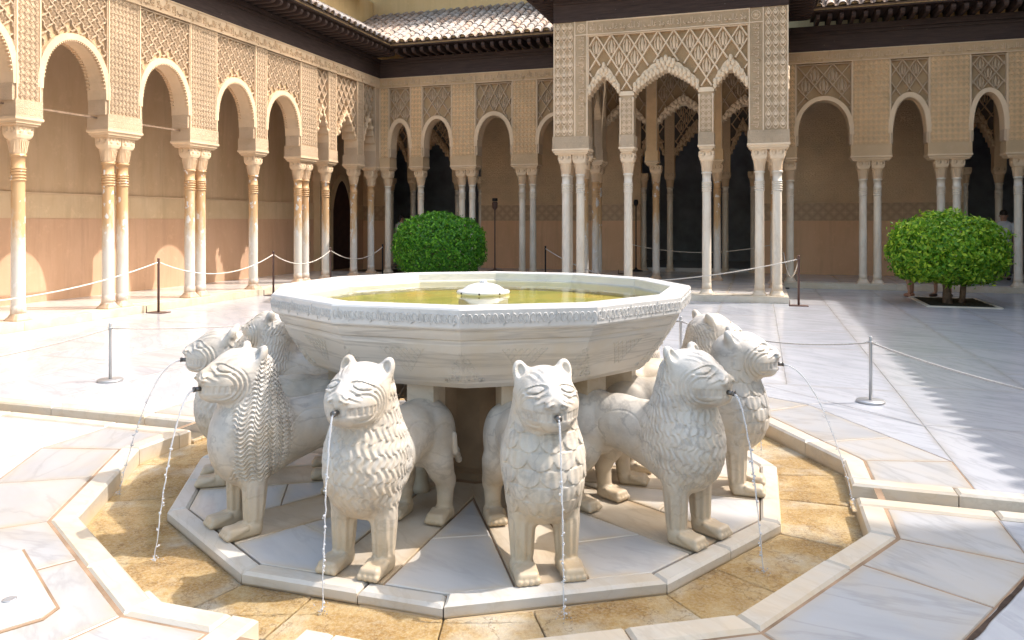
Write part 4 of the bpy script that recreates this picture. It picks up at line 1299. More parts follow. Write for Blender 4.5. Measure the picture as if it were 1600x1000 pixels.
def bay_muq(parent, f, sL, sR, mat, zs, za, rise=0.27, foot=0.14, steps=5, lat=(0.32, 0.5), zt=Z_FR - 0.02, ztop=Z_FR, cellm='muqarnas_plaster', palms=True, cells=True, lattice=True, cellw=0.085, rec='recess_stucco', pw=0.85):
    A = arch_muq(sL, sR, zs, za, steps, pw)
    c, w_ = (sL + sR) / 2, (sR - sL) / 2
    def zo(s_):
        q = 1 - abs(s_ - c) / w_
        return zs + foot + (za + rise - zs - foot) * (max(0, q) ** (pw * 0.86)) + 0.034 * abs(sin(q * max(2.5, w_ / 0.15) * pi))
    O_ = [(s_, max(zo(s_), z + 0.02)) for s_, z in A]
    mb = MB(); strip_wall(mb, f, A, O_, -0.385, 0.004)
    ar = mb.build('muqarnas_arch', MT[cellm], parent)
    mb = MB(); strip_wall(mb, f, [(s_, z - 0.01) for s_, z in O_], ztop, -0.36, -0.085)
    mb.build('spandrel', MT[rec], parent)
    if cells:
        R = f.rot().to_euler()
        n1 = max(4, int(round((sR - sL) / cellw)))
        for row, (lift, n_) in enumerate(((0.045, n1), (0.135, n1 - 1), (0.23, n1))):
            for i in range(n_ + 1):
                s_ = sL + (sR - sL) * ((i + 0.5) / (n_ + 1))
                zi = interp(A, s_); zo_ = zo(s_)
                z = zi + lift
                if z > zo_ - 0.035: continue
                sc = min(2.0, (sR - sL) / (n_ + 1) / 0.054)
                link('muqarnas_cell', CELL[cellm], ar, False, loc=f.p(s_, 0.006 + 0.012 * row, z), rot=R, scale=(sc, 1.5, 1.0 + 0.12 * row))
    if lattice:
        ins = lambda s_, z: zo(s_) + 0.015 < z
        sebka(parent, f, sL, sR, zs + foot, zt, ins, lat[0], lat[1], -0.085, mat, 0.0, palms, frame=False)
    return zo
def beam(parent, f, s0, s1, z0=Z_BEAM, mat='dark_wood', e0=0.0, e1=0.0, lift=0.0):
    mb = MB()
    fbox(mb, f, s0, s1, -0.32, 0.030, z0, z0 + 0.36)
    o = mb.build('beam', MT[mat], parent)
    mb = MB(); fbox(mb, f, s0 - e0, s1 + e1, -0.30, 0.055, z0 + 0.362, z0 + 0.405); fbox(mb, f, s0 - e0, s1 + e1, -0.30, 0.042, z0 + 0.407, z0 + 0.438); fbox(mb, f, s0 - e0, s1 + e1, -0.30, 0.085, z0 + 0.44, z0 + 0.52 + lift)
    mb.build('beam_moulding', MT[mat], o)
    return o
# rafter with a rolled nose, and barrel tiles (local x along the eave, y out, z up)
mb = MB()
pr_ = [(-0.25, 0.0), (0.52, 0.0), (0.60, 0.02), (0.635, 0.065), (0.63, 0.12), (0.60, 0.155), (0.55, 0.17), (-0.25, 0.17)]
vs = [(-0.045, y, z) for y, z in pr_] + [(0.045, y, z) for y, z in pr_]
n_ = len(pr_)
mb.add(vs, [tuple(range(n_)), tuple(range(2 * n_ - 1, n_ - 1, -1))] + [(i, i + n_, (i + 1) % n_ + n_, (i + 1) % n_) for i in range(n_)])
RAFTER = mb.mesh('rafter', MT['dark_wood'])
def tile_mesh(endcap):
    m = MB(); n = 7
    def arc(y, r, t): return [((r) * cos(pi * i / (n - 1)), y, r * 0.92 * sin(pi * i / (n - 1)) + t) for i in range(n)]
    a, b = arc(0.0, 0.094, 0.0), arc(-0.34, 0.074, 0.0)
    c, d_ = arc(0.0, 0.080, 0.0), arc(-0.34, 0.062, 0.0)
    vs = a + b + c + d_
    fs = [(i, i + 1, n + i + 1, n + i) for i in range(n - 1)]
    fs += [(2 * n + i + 1, 2 * n + i, i, i + 1) for i in range(n - 1)]
    m.add(vs, fs, True)
    me = m.mesh('roof_tile', MT['roof_tile'])
    return me
TILE = tile_mesh(False)
mb = MB(); n_ = 8
mb.add([(0.078 * cos(pi * i / (n_ - 1)), 0.0, 0.072 * sin(pi * i / (n_ - 1))) for i in range(n_)], [tuple(range(n_))])
MORTAR = mb.mesh('mortar_plug', MT['mortar'])
SLOPE = math.atan(0.55)
def eave(parent, f, s0, s1, zb, depth, part_rows, pitch=0.25, rafters=True, tile_range=None, d_eave=0.74, ext=(0, 0), soff=0.0):
    """rafters, soffit and tiled roof above a beam whose top is at zb"""
    R = f.rot()
    mb = MB(); fbox(mb, f, s0, s1 + soff, -0.30, 0.70, zb + 0.172, zb + 0.20)
    so = mb.build('soffit_board', MT['dark_wood'], parent)
    n = int(round((s1 - s0) / pitch))
    if rafters:
        for i in range(n + int(soff / pitch)):
            link('rafter', RAFTER, so, False, loc=f.p(s0 + (i + 0.5) * pitch, 0, zb + 0.002), rot=R.to_euler())
    mb = MB(); fbox(mb, f, s0, s1, 0.55, 0.715, zb + 0.202, zb + 0.245); mb.build('eave_mortar', MT['mortar'], so)
    ze = zb + 0.25
    s0 -= ext[0] * pitch; s1 += ext[1] * pitch; n += ext[0] + ext[1]
    mb = MB()
    p = lambda s_, q, lift: f.p(s_, d_eave - q * cos(SLOPE) + lift * sin(SLOPE), ze + q * sin(SLOPE) + lift * cos(SLOPE))
    L = depth / cos(SLOPE)
    mb.hexa([p(s0, 0, -0.03), p(s1, 0, -0.03), p(s1, L, -0.03), p(s0, L, -0.03), p(s0, 0, 0), p(s1, 0, 0), p(s1, L, 0), p(s0, L, 0)])
    roof = mb.build('roof', MT['pan_tile'], parent)
    # channel tiles between the cover tiles
    mb = MB(); m = 6
    for i in range(n + 1):
        c = s0 + i * pitch
        vs = []
        for q in (-0.03, L):
            for k_ in range(m): vs.append(p(c + 0.085 * cos(pi * k_ / (m - 1)), q, 0.075 - 0.06 * sin(pi * k_ / (m - 1))))
        mb.add(vs, [(k_, k_ + 1, m + k_ + 1, m + k_) for k_ in range(m - 1)], True)
    o = mb.build('channel_tiles', MT['pan_tile'], roof, recalc=False); o['kind'] = 'stuff'
    RX = R @ Matrix.Rotation(-SLOPE, 3, 'X')
    rows = int(L / 0.27)
    rest = MB()
    for r_ in range(rows):
        for i in range(n):
            s_ = s0 + (i + 0.5) * pitch
            loc = p(s_ + rnd.uniform(-0.010, 0.010), r_ * 0.27 - 0.05 + rnd.uniform(-0.012, 0.012), 0.035 + rnd.uniform(-0.004, 0.006))
            rt = RX @ Euler((rnd.uniform(-0.03, 0.03), 0, rnd.uniform(-0.05, 0.05))).to_matrix()
            if r_ < part_rows and (tile_range is None or tile_range[0] <= s_ <= tile_range[1]):
                t = link('roof_tile', TILE, roof, False, loc=loc, rot=rt.to_euler())
            else:
                rest.add([loc + rt @ Vector(v.co) for v in TILE.vertices], [tuple(q.vertices) for q in TILE.polygons], True)
    if rest.v:
        o = rest.build('tile_courses', MT['roof_tile'], roof, recalc=False); o['kind'] = 'stuff'
    mb = MB()
    for i in range(n):
        b = p(s0 + (i + 0.5) * pitch, -0.02, 0.037)
        mb.add([b + R @ Vector(v.co) for v in MORTAR.vertices], [tuple(q.vertices) for q in MORTAR.polygons])
    o = mb.build('mortar_plugs', MT['mortar'], roof, recalc=False); o['kind'] = 'stuff'

# ---------------------------------------------------------------- long arcade on the sunny side and its twin across the court
PIERS = [(-4.15, -3.45), (-2.25, -1.85), (-0.62, 0.08), (1.55, 2.25), (3.41, 3.81), (5.06, 5.75), (6.97, 7.72), (8.94, 9.34), (10.63, 11.32), (11.85, 12.23), (13.28, 13.62)]
def long_arcade(f, sgn, label, detail):
    t = thing('arcade', label, 'arcade', tuple(f.p(5, 0, 0)), 0, 'arcades round the court')
    for (a, b) in PIERS:
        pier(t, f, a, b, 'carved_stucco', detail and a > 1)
        c = (a + b) / 2
        for q in ((-0.15, 0.15) if b - a > 0.5 else (0,)):
            p = f.p(c + q, -0.2, 0); column(t, p.x, p.y, 'ochre')
    pier(t, f, 14.30, 14.56, 'carved_stucco', False)
    p = f.p(14.42, -0.2, 0); column(t, p.x, p.y, 'ochre')
    for (a, b), (c, d_) in zip(PIERS, PIERS[1:] + [(14.30, 14.56)]):
        if b > 11.2:
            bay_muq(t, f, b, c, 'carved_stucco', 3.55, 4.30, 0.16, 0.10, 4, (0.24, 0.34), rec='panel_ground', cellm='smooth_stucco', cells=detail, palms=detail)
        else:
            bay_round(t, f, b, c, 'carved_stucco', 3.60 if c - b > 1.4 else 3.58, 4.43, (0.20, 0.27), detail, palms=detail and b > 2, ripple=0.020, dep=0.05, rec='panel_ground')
    mb = MB(); fbox(mb, f, -4.15, 14.56, -0.38, 0.015, Z_FR, Z_BEAM); fr = mb.build('frieze', MT['smooth_stucco'], t)
    mb = MB(); fbox(mb, f, -4.15, 14.54, 0.012, 0.032, Z_FR + 0.001, Z_FR + 0.022); fbox(mb, f, -4.15, 14.54, 0.012, 0.032, Z_BEAM - 0.024, Z_BEAM - 0.002); mb.build('frieze_fillet', MT['smooth_stucco'], fr)
    if detail: letters(fr, f, 3.0, 14.4, Z_FR + 0.03, Z_BEAM - 0.035, 0.015, 'smooth_stucco', 14)
    beam(t, f, -4.15, 14.52)
    eave(t, f, -4.15, 13.85, Z_BEAM + 0.53, 3.0, 4 if detail else 0, tile_range=(6.0, 15.0), ext=(0, 11 if detail else 0), soff=0.72 if detail else 0)
    mb = MB(); fbox(mb, f, -4.2, 17.69, -2.24, -0.33, 5.62, 5.66); mb.build('ceiling', MT['dark_wood'], t)
    for a, b in ((2.25, 3.41), (3.81, 5.06), (5.75, 6.97)):
        mb = MB()
        fbox(mb, f, a - 0.05, b + 0.05, -0.225, -0.205, 3.285, 3.315)
        o = mb.build('tie_rod', MT['iron_tie'], t)
    return t
north = long_arcade(FLf, 1, 'long sunlit arcade with ochre stained columns and carved stucco under dark eaves', True)
south = long_arcade(FRf, -1, 'arcade across the court opposite the sunlit one, throwing a jagged tile shadow', False)
# gallery floors, steps and back walls
def steps(f, s0, s1, depth, label, base, kinds='step_marble'):
    t = thing('gallery_floor', None, None, tuple(f.p((s0 + s1) / 2, -0.5, 0))); t['kind'] = 'structure'
    s_ = s0
    while s_ < s1 - 0.01:
        L = min(rnd.uniform(1.1, 1.7), s1 - s_)
        if s1 - s_ - L < 0.5: L = s1 - s_
        q = [f.p(s_, 0.02, 0), f.p(s_ + L, 0.02, 0), f.p(s_ + L, -0.42, 0), f.p(s_, -0.42, 0)]
        slab([Vector((p.x, p.y)) for p in q], MT[kinds], ZF, -0.02, t, 0.002, 'step_stone', False)
        s_ += L
    s_ = s0
    while s_ < s1 - 0.01:
        L = min(1.3, s1 - s_)
        n = max(1, int((depth - 0.42) / 0.95)); w_ = (depth - 0.42) / n
        for i in range(n):
            q = [f.p(s_, -0.42 - i * w_, 0), f.p(s_ + L, -0.42 - i * w_, 0), f.p(s_ + L, -0.42 - (i + 1) * w_, 0), f.p(s_, -0.42 - (i + 1) * w_, 0)]
            slab([Vector((p.x, p.y)) for p in q], MT['gallery_marble'], ZF - 0.001, 0.0, t, 0.003, 'floor_slab', False)
        s_ += L
    return t
steps(FLf, -4.2, 14.9, 2.25, None, 0)
steps(FBf, -8.0, -2.35, 3.15, None, 0); steps(FBf, 2.35, 12.0, 3.15, None, 0)
mb = MB(); mb.box(-2.34, 2.34, 10.73, 14.5, -0.1, ZF - 0.012)
pf = mb.build('pavilion_floor', MT['step_marble']); pf['kind'] = 'structure'
for (x0, x1, y0, y1) in ((-2.34, -1.2, 10.73, 11.2), (-1.2, 0.1, 10.73, 11.2), (0.1, 1.3, 10.73, 11.2), (1.3, 2.34, 10.73, 11.2)):
    slab([Vector((x0, y0)), Vector((x1, y0)), Vector((x1, y1)), Vector((x0, y1))], MT['step_marble'], ZF, -0.02, pf, 0.002, 'step_stone', False)
for i in range(4):
    for j in range(6):
        x0, y0 = -2.34 + 1.17 * i, 11.2 + 1.08 * j
        slab([Vector((x0, y0)), Vector((x0 + 1.17, y0)), Vector((x0 + 1.17, y0 + 1.08)), Vector((x0, y0 + 1.08))], MT['gallery_marble'], ZF - 0.001, 0.0, pf, 0.003, 'floor_slab', False)
def side_wall(f, label):
    t = thing('gallery_wall', label, 'wall', tuple(f.p(5, -2.25, 0)))
    mb = MB(); fbox(mb, f, -4.2, 17.9, -2.6, -2.25, 0, 5.66); mb.build('upper_plaster', MT['tan_plaster'], t)
    mb = MB(); fbox(mb, f, -4.2, 17.7, -2.26, -2.236, 0.0, 1.645); mb.build('dado', MT['peach_dado'], t)
    mb = MB(); fbox(mb, f, -4.2, 17.7, -2.26, -2.228, 1.648, 2.085); mb.build('pale_band', MT['pale_band'], t)
    mb = MB(); fbox(mb, f, -4.2, 17.7, -2.24, -2.218, 2.088, 2.112); mb.build('band_moulding', MT['smooth_stucco'], t)
    return t
gw = side_wall(FLf, 'plain tan gallery wall with peach dado and pale band behind the sunlit arcade')
side_wall(FRf, 'plain gallery wall behind the arcade across the court')
# pointed doorway near the corner of that gallery
def pointed(sL, sR, zs, za, n=14):
    c, w_ = (sL + sR) / 2, (sR - sL) / 2
    out = []
    for i in range(n + 1):
        q = -1 + 2 * i / n
        out.append((c + w_ * q, zs + (za - zs) * (1 - abs(q) ** 2.2) ** 0.75 * (1 - 0.12 * abs(q))))
    return out
mb = MB(); A = pointed(15.70, 16.78, 1.9, 2.85); strip_wall(mb, FLf, [(s_, 0.10) for s_, z in A], A, -2.27, -2.195)
door = mb.build('door', MT['red_door_wood'], gw)
mb = MB(); O_ = pointed(15.56, 16.92, 1.95, 3.03); strip_wall(mb, FLf, A, O_, -2.27, -2.17)
fbox(mb, FLf, 15.56, 15.70, -2.27, -2.168, 0.1, A[0][1] + 0.02); fbox(mb, FLf, 16.78, 16.92, -2.27, -2.168, 0.1, A[-1][1] + 0.02)
mb.build('door_frame', MT['pale_band'], door)
mb = MB(); fbox(mb, FLf, 14.72, 15.12, -2.27, -2.02, 0.13, 5.6); mb.build('pilaster', MT['pale_band'], gw)
mb = MB(); fbox(mb, FLf, 14.68, 15.16, -2.27, -1.98, 2.75, 2.95); fbox(mb, FLf, 14.70, 15.14, -2.27, -2.0, 3.0, 3.06); mb.build('pilaster_capital', MT['smooth_stucco'], gw)

# ---------------------------------------------------------------- back arcades beside the pavilion
def back_arcade(label, piers, ends, bays):
    t = thing('arcade', label, 'arcade', ((piers[0][0] + piers[-1][1]) / 2, 14.75, 0), 0, 'arcades round the court')
    f = FBf
    for (a, b, cols) in piers:
        o = pier(t, f, a, b, 'panel_ground', False)
        ornament(o, f, a + 0.03, b - 0.03, Z_PIER + 0.02, Z_FR - 0.02, 0.0, 'shade_lifted_stucco', 0.105)
        for c in cols:
            p = f.p(c, -0.2, 0); column(t, p.x, p.y, 'white')
    for (a, b, za, lat, lob) in bays:
        bay_round(t, f, a, b, 'carved_stucco', 3.62, za, lat, lob)
    mb = MB(); fbox(mb, f, ends[0], ends[1], -0.38, 0.015, Z_FR, Z_BEAM); fr = mb.build('frieze', MT['panel_ground'], t)
    mb = MB(); fbox(mb, f, ends[0], ends[1], 0.012, 0.030, Z_FR + 0.001, Z_FR + 0.02); fbox(mb, f, ends[0], ends[1], 0.012, 0.030, Z_BEAM - 0.022, Z_BEAM - 0.002); mb.build('frieze_fillet', MT['smooth_stucco'], fr)
    letters(fr, f, ends[0] + 0.05, ends[1] - 0.05, Z_FR + 0.03, Z_BEAM - 0.035, 0.015, 'smooth_stucco', int((ends[1] - ends[0]) / 0.8))
    beam(t, f, ends[0], ends[1], lift=0.06 if ends[0] > 0 else 0.0)
    return t
ba1 = back_arcade('shaded arcade with lattice panels between the corner and the projecting pavilion, behind the round tree',
    [(-8.385, -8.10, (-8.24,)), (-7.45, -7.08, (-7.22,)), (-6.22, -5.51, (-5.98, -5.68)), (-4.48, -3.78, (-4.25, -3.95)), (-2.65, -2.36, ())], (-8.38, -2.36),
    [(-8.10, -7.45, 4.36, (0.32, 0.46), True), (-7.08, -6.22, 4.40, (0.32, 0.46), False), (-5.51, -4.48, 4.44, (0.28, 0.52), True), (-3.78, -2.65, 4.36, (0.32, 0.46), False)])
ba2 = back_arcade('shaded arcade with lattice panels beside the pavilion, behind the spreading orange tree',
    [(2.36, 2.63, (2.50,)), (3.85, 4.67, (4.11, 4.42)), (5.46, 6.30, (5.74, 6.06)), (7.00, 7.40, (7.27,)), (8.10, 8.42, (8.24,))], (2.36, 8.38),
    [(2.63, 3.85, 4.44, (0.40, 0.50), False), (4.67, 5.46, 4.44, (0.28, 0.44), True), (6.30, 7.00, 4.46, (0.30, 0.40), False), (7.40, 8.10, 4.44, (0.32, 0.46), True)])
eave(ba1, FBf, -7.70, -2.95, Z_BEAM + 0.53, 2.86, 20, ext=(11, 0), tile_range=(-8.0, 0))
eave(ba2, FBf, 2.95, 7.70, Z_BEAM + 0.59, 2.86, 3, ext=(0, 8))
# centre of the back facade, seen through the pavilion
bc = thing('arcade', 'inner triple arch with hanging stalactite plaster seen through the pavilion', 'arcade', (0, 14.75, 0), 0, 'arcades round the court')
for a, b, cols in ((-2.36, -2.0, (-2.18,)), (-0.93, -0.65, (-0.70,)), (0.65, 0.93, (0.80,)), (2.0, 2.36, (2.18,))):
    pier(bc, FBf, a, b, 'shade_lifted_stucco', False)
    for c in cols: column(bc, c, 14.75, 'inner')
for a, b, za in ((-2.0, -0.93, 4.42), (-0.65, 0.65, 4.50), (0.93, 2.0, 4.42)):
    bay_muq(bc, FBf, a, b, 'carved_stucco', 3.92, za, 0.22, 0.12, 6 if b - a > 1.2 else 5, (0.32, 0.50), zt=5.55, ztop=5.6, pw=0.68)
mb = MB(); mb.box(-12, 12, 14.93, 17.69, 5.62, 5.66); mb.build('ceiling', MT['dark_wood'], bc)

# ---------------------------------------------------------------- pavilion
pav = thing('pavilion', 'projecting pavilion with pale carved stucco, stalactite arches and slender white columns', 'pavilion', (0, 12.6, 0))
PS, PP = 'pavilion_stucco', 'pavilion_plain_stucco'
ZL, ZT = 5.45, 5.75
for (a, b) in ((-2.33, -1.60), (1.60, 2.33)):
    mb = MB(); fbox(mb, FPf, a, b, -0.40, 0, Z_PIER, ZT); o = mb.build('pier', MT['pavilion_ground'], pav)
    out0, out1 = (a, a + 0.46) if a < 0 else (b - 0.46, b)
    in0, in1 = (out1, b) if a < 0 else (a, out0)
    mb = MB()
    for q in (a + 0.0, out1 - 0.012 if a < 0 else out0 - 0.012, b - 0.024):
        fbox(mb, FPf, q, q + 0.024, -0.002, 0.016, Z_PIER, ZT - 0.001)
    if a < 0: fbox(mb, FPf, in0 + 0.012, b - 0.024, -0.002, 0.0155, 5.455, 5.478)
    else: fbox(mb, FPf, a + 0.024, in1 - 0.012, -0.002, 0.0155, 5.455, 5.478)
    mb.build('pier_fillet', MT[PP], o)
    ornament(o, FPf, out0 + 0.03, out1 - 0.03, Z_PIER + 0.02, ZT - 0.02, 0.0, PP, 0.155)
    letters(o, FPf, in0 + 0.035, in1 - 0.035, Z_PIER + 0.03, 5.44, 0.0, PP, 3, True)
    mb = MB(); rr = []
    cc = ((in0 + in1) / 2, 5.61)
    for q in range(8):
        a_ = q * pi / 4; b_ = a_ + pi / 4
        rib(mb, FPf, (cc[0] + 0.085 * cos(a_), cc[1] + 0.085 * sin(a_)), (cc[0] + 0.085 * cos(b_), cc[1] + 0.085 * sin(b_)), 0.02, -0.002, 0.013)
        rib(mb, FPf, cc, (cc[0] + 0.06 * cos(a_), cc[1] + 0.06 * sin(a_)), 0.018, -0.002, 0.010 + 0.0006 * q)
    mb.build('rosette', MT[PP], o, recalc=False)
    impost(pav, FPf, a, b, PS, 0.40, PP)
for a, b in ((-0.93, -0.65), (0.65, 0.93)):
    mb = MB(); fbox(mb, FPf, a + 0.01, b - 0.01, -0.38, -0.010, Z_PIER, 4.16); o = mb.build('pier', MT['pavilion_ground'], pav)
    mb = MB()
    for q in (a - 0.006, b - 0.024):
        mb.lathe([(0.016, Z_PIER), (0.014, Z_PIER + 0.05), (0.014, 4.02), (0.022, 4.05), (0.024, 4.12)], 8, tuple(FPf.p(q + 0.015, 0.0, 0)))
    oo = mb.build('pier_shaft', MT[PP], o); oo['kind'] = 'stuff'
    ornament(o, FPf, a + 0.03, b - 0.03, Z_PIER + 0.02, 4.10, -0.010, PP, 0.10)
    mb = MB(); fbox(mb, FPf, a - 0.012, b + 0.012, -0.40, 0.004, 4.162, 4.25); mb.build('pier_head', MT['muqarnas_plaster'], o)
    impost(pav, FPf, a + 0.01, b - 0.01, PS, 0.40, PP)
zos = []
for a, b, za, st in ((-1.60, -0.92, 4.57, 6), (-0.66, 0.66, 4.64, 10), (0.92, 1.60, 4.57, 6)):
    z_ = bay_muq(pav, FPf, a, b, PS, 4.12, za, 0.27, 0.13, st, zt=ZL, ztop=ZT, lattice=False, cellm='muqarnas_plaster', pw=0.66 if st > 6 else 0.78)
    zos.append((a, b, z_))
def pin(s_, z):
    for a, b, z_ in zos:
        if a <= s_ <= b: return z > z_(s_) + 0.03
    return z > 4.27
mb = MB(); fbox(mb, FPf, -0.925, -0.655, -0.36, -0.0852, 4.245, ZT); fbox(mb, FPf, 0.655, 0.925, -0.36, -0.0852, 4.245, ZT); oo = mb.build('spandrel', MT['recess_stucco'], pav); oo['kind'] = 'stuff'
sebka(pav, FPf, -1.60, 1.60, 4.2, ZL, pin, 0.318, 0.50, -0.085, PP, wd=0.044)
mb = MB(); fbox(mb, FPf, -1.60, 1.60, -0.30, 0.0, ZL + 0.002, ZT); o = mb.build('frieze', MT['pavilion_ground'], pav)
letters(o, FPf, -1.58, 1.58, ZL + 0.04, ZT - 0.035, 0.0, PP, 4)
mb = MB(); fbox(mb, FPf, -1.60, 1.60, -0.002, 0.015, ZL + 0.003, ZL + 0.024); fbox(mb, FPf, -1.60, 1.60, -0.002, 0.015, ZT - 0.025, ZT - 0.002); mb.build('frieze_fillet', MT[PP], o)
for x in (-2.11, -1.80, -0.79, 0.79, 1.80, 2.13): column(pav, x, 10.95, 'pavilion')
for x in (-2.13, 2.13):
    for y in (11.27, 12.88, 14.12): column(pav, x, y, 'pavilion' if y < 12 else 'inner')
for f, sx in ((FPl, -1), (FPr, 1)):
    for a, b in ((11.152, 11.47), (12.74, 13.02), (13.95, 14.52)):
        mb = MB(); fbox(mb, f, a, b, -0.40, 0, Z_PIER, ZT); mb.build('pier', MT[PS], pav)
        impost(pav, f, a + (0.06 if a < 11.2 else 0), b, PS, 0.40, PP)
    mb = MB(); fbox(mb, f, 10.752, 11.15, -0.398, -0.002, Z_PIER, ZT - 0.002) if False else None
    for a, b in ((11.47, 12.74), (13.02, 13.95)):
        bay_muq(pav, f, a, b, PS, 4.12, 4.60, 0.27, 0.13, 6, zt=ZL, ztop=ZT, cells=True)
beam(pav, FPf, -2.33, 2.33, ZT)
for f in (FPl, FPr): beam(pav, f, 10.752 + 0.33, 14.5, ZT)
mb = MB(); mb.box(-1.93, 1.93, 11.15, 14.5, 5.76, 5.80); mb.build('ceiling', MT['dark_wood'], pav)
eave(pav, FPf, -3.0, 3.0, ZT + 0.53, 2.2, 0)
eave(pav, FPl, 10.1, 14.3, ZT + 0.53, 2.4, 0)
eave(pav, FPr, 10.1, 14.3, ZT + 0.53, 2.4, 0)

# ---------------------------------------------------------------- wall of the hall behind the back gallery, with three portals
hall = thing('hall_wall', 'brown shaded wall behind the back gallery, with tile band and dark portals into a hall', 'wall', (0, 17.85, 0))
PORT = [(-9.77, -6.50), (-1.52, 1.70), (6.85, 10.1)]
edges = [-12.2] + [q for p in PORT for q in p] + [12.2]
for a, b in zip(edges[0::2], edges[1::2]):
    mb = MB(); fbox(mb, FHf, a, b, -0.30, 0, 0, 5.66); mb.build('upper_wall', MT['gallery_carved_plaster'], hall)
    mb = MB(); fbox(mb, FHf, a, b, -0.01, 0.020, 0.0, 1.60); mb.build('dado', MT['brown_dado'], hall)
    mb = MB(); fbox(mb, FHf, a, b, -0.01, 0.014, 1.602, 2.08); mb.build('tile_band', MT['tile_band'], hall)
    mb = MB(); fbox(mb, FHf, a, b, -0.01, 0.03, 2.082, 2.12); fbox(mb, FHf, a, b, -0.01, 0.03, 3.30, 3.36); mb.build('wall_string_course', MT['gallery_carved_plaster'], hall)
for a, b in PORT:
    c = (a + b) / 2
    mb = MB(); fbox(mb, FHf, a, b, -0.30, 0.0, 5.05, 5.66); mb.build('portal_lintel', MT['gallery_carved_plaster'], hall)
    for x in (a + 0.06, c - 0.78, c + 0.78, b - 0.06):
        column(hall, x, 17.86, 'white')
    for x0, x1 in ((c - 0.92, c - 0.64), (c + 0.64, c + 0.92)):
        mb = MB(); fbox(mb, FHf, x0, x1, -0.30, -0.005, Z_MOULD, 5.05); mb.build('portal_pier', MT['gallery_carved_plaster'], hall)
    for x0, x1 in ((a, c - 0.92), (c - 0.64, c + 0.64), (c + 0.92, b)):
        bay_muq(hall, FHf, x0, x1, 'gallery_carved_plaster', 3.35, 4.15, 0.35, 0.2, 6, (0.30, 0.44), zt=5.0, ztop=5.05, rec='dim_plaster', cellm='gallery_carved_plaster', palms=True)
mb = MB()
mb.box(-12.2, 12.2, 22.5, 22.6, 0, 6.2); mb.build('inner_wall', MT['grey_hall_plaster'], hall)
mb = MB(); mb.box(-12.3, -12.2, 14.6, 22.6, 0, 6.2); mb.build('end_wall', MT['grey_hall_plaster'], hall)
mb = MB(); mb.box(12.2, 12.3, 14.6, 22.6, 0, 6.2); mb.build('end_wall', MT['grey_hall_plaster'], hall)
mb = MB(); mb.box(-12.2, 12.2, 17.99, 22.5, 0.0, ZF + 0.09); mb.build('hall_step', MT['gallery_marble'], hall)
mb = MB(); mb.box(-12.3, 12.3, 17.99, 22.6, 6.2, 6.3); mb.build('hall_ceiling', MT['dark_wood'], hall)
nb_ = thing('notice_board', 'small grey notice board with a white strip above, on the dark hall wall', 'notice board', (2.0, 22.48, 1.7))
mb = MB(); mb.box(1.75, 2.15, 22.44, 22.498, 1.45, 1.78); mb.build('board', MT['cloth_grey'], nb_)
mb = MB(); mb.box(1.85, 2.12, 22.43, 22.498, 2.0, 2.07); mb.build('strip', MT['cloth_white'], nb_)
# upper storey behind the tiled roof
up = thing('upper_building', 'ochre plastered upper storey with a dark timber eave behind the tiled roof', 'building', (-6, 17.3, 7))
mb = MB(); mb.box(-12.5, 12.5, 16.62, 18.2, 5.7, 9.2); mb.build('wall', MT['ochre_wall'], up)
mb = MB(); mb.box(-13, 13, 15.7, 18.6, 9.2, 9.32); so = mb.build('eave', MT['dark_wood'], up)
for i in range(60): link('rafter', RAFTER, so, False, loc=(-12.4 + 0.42 * i, 16.62, 9.02), rot=FBf.rot().to_euler())

mb = MB(); mb.box(-13, -8.95, 12.0, 15.69, 8.42, 8.54); mb.build('side_eave', MT['dark_wood'], up)
mb = MB(); mb.box(-13, -9.7, 12.4, 16.6, 7.2, 8.41); mb.build('side_wall', MT['ochre_wall'], up)

# tall lantern hall on the far side of the court: its roof throws the soft shade over the near right
tw = thing('lantern_tower', 'tall plain square hall tower with small windows rising behind the arcade', 'tower', (15.2, 0, 0))
mb = MB(); mb.box(11.6, 21, -7.0, 3.8, 0, 15.0); tb = mb.build('wall', MT['ochre_wall'], tw)
mb = MB(); mb.box(11.1, 21.5, -7.5, 4.3, 15.0, 15.25); mb.build('eave', MT['dark_wood'], tw)
mb = MB()
vs = [(11.1, -7.5, 15.252), (21.5, -7.5, 15.252), (21.5, 4.3, 15.252), (11.1, 4.3, 15.252), (16.1, -1.1, 18.0)]
mb.add(vs, [(0, 1, 4), (1, 2, 4), (2, 3, 4), (3, 0, 4), (3, 2, 1, 0)]); mb.build('roof', MT['pan_tile'], tw)
for i in range(4):
    mb = MB(); y = -5.2 + 2.7 * i; mb.box(11.57, 11.7, y - 0.35, y + 0.35, 12.0, 13.3); wd_ = mb.build('window', MT['glass_dark'], tw)
# ---------------------------------------------------------------- clipped orange trees in square pits
def leaf_crown(name, fn, n, seed, mat, size, parent):
    r_ = np.random.default_rng(seed)
    P = []; F = []
    k_ = 0
    pts, nrm = fn(r_, n)
    for p, nn in zip(pts, nrm):
        nn = Vector(nn) + Vector(r_.normal(0, 0.55, 3)); nn.normalize()
        t = nn.cross(Vector(r_.normal(0, 1, 3))).normalized(); b = nn.cross(t)
        L = size * r_.uniform(0.6, 1.45); W = L * r_.uniform(0.42, 0.55)
        p = Vector(p)
        tip = p + t * L - nn * L * 0.18; mid = p + t * L * 0.45 + nn * 0.004
        P += [p, mid + b * W * 0.5, tip, mid - b * W * 0.5, mid - nn * W * 0.18]
        F += [(k_, k_ + 1, k_ + 4), (k_ + 1, k_ + 2, k_ + 4), (k_ + 2, k_ + 3, k_ + 4), (k_ + 3, k_, k_ + 4)]
        k_ += 5
    m = bpy.data.meshes.new(name); m.from_pydata(P, [], F); m.materials.append(MT[mat])
    o = link(name, m, parent); o['kind'] = 'stuff'
    return o
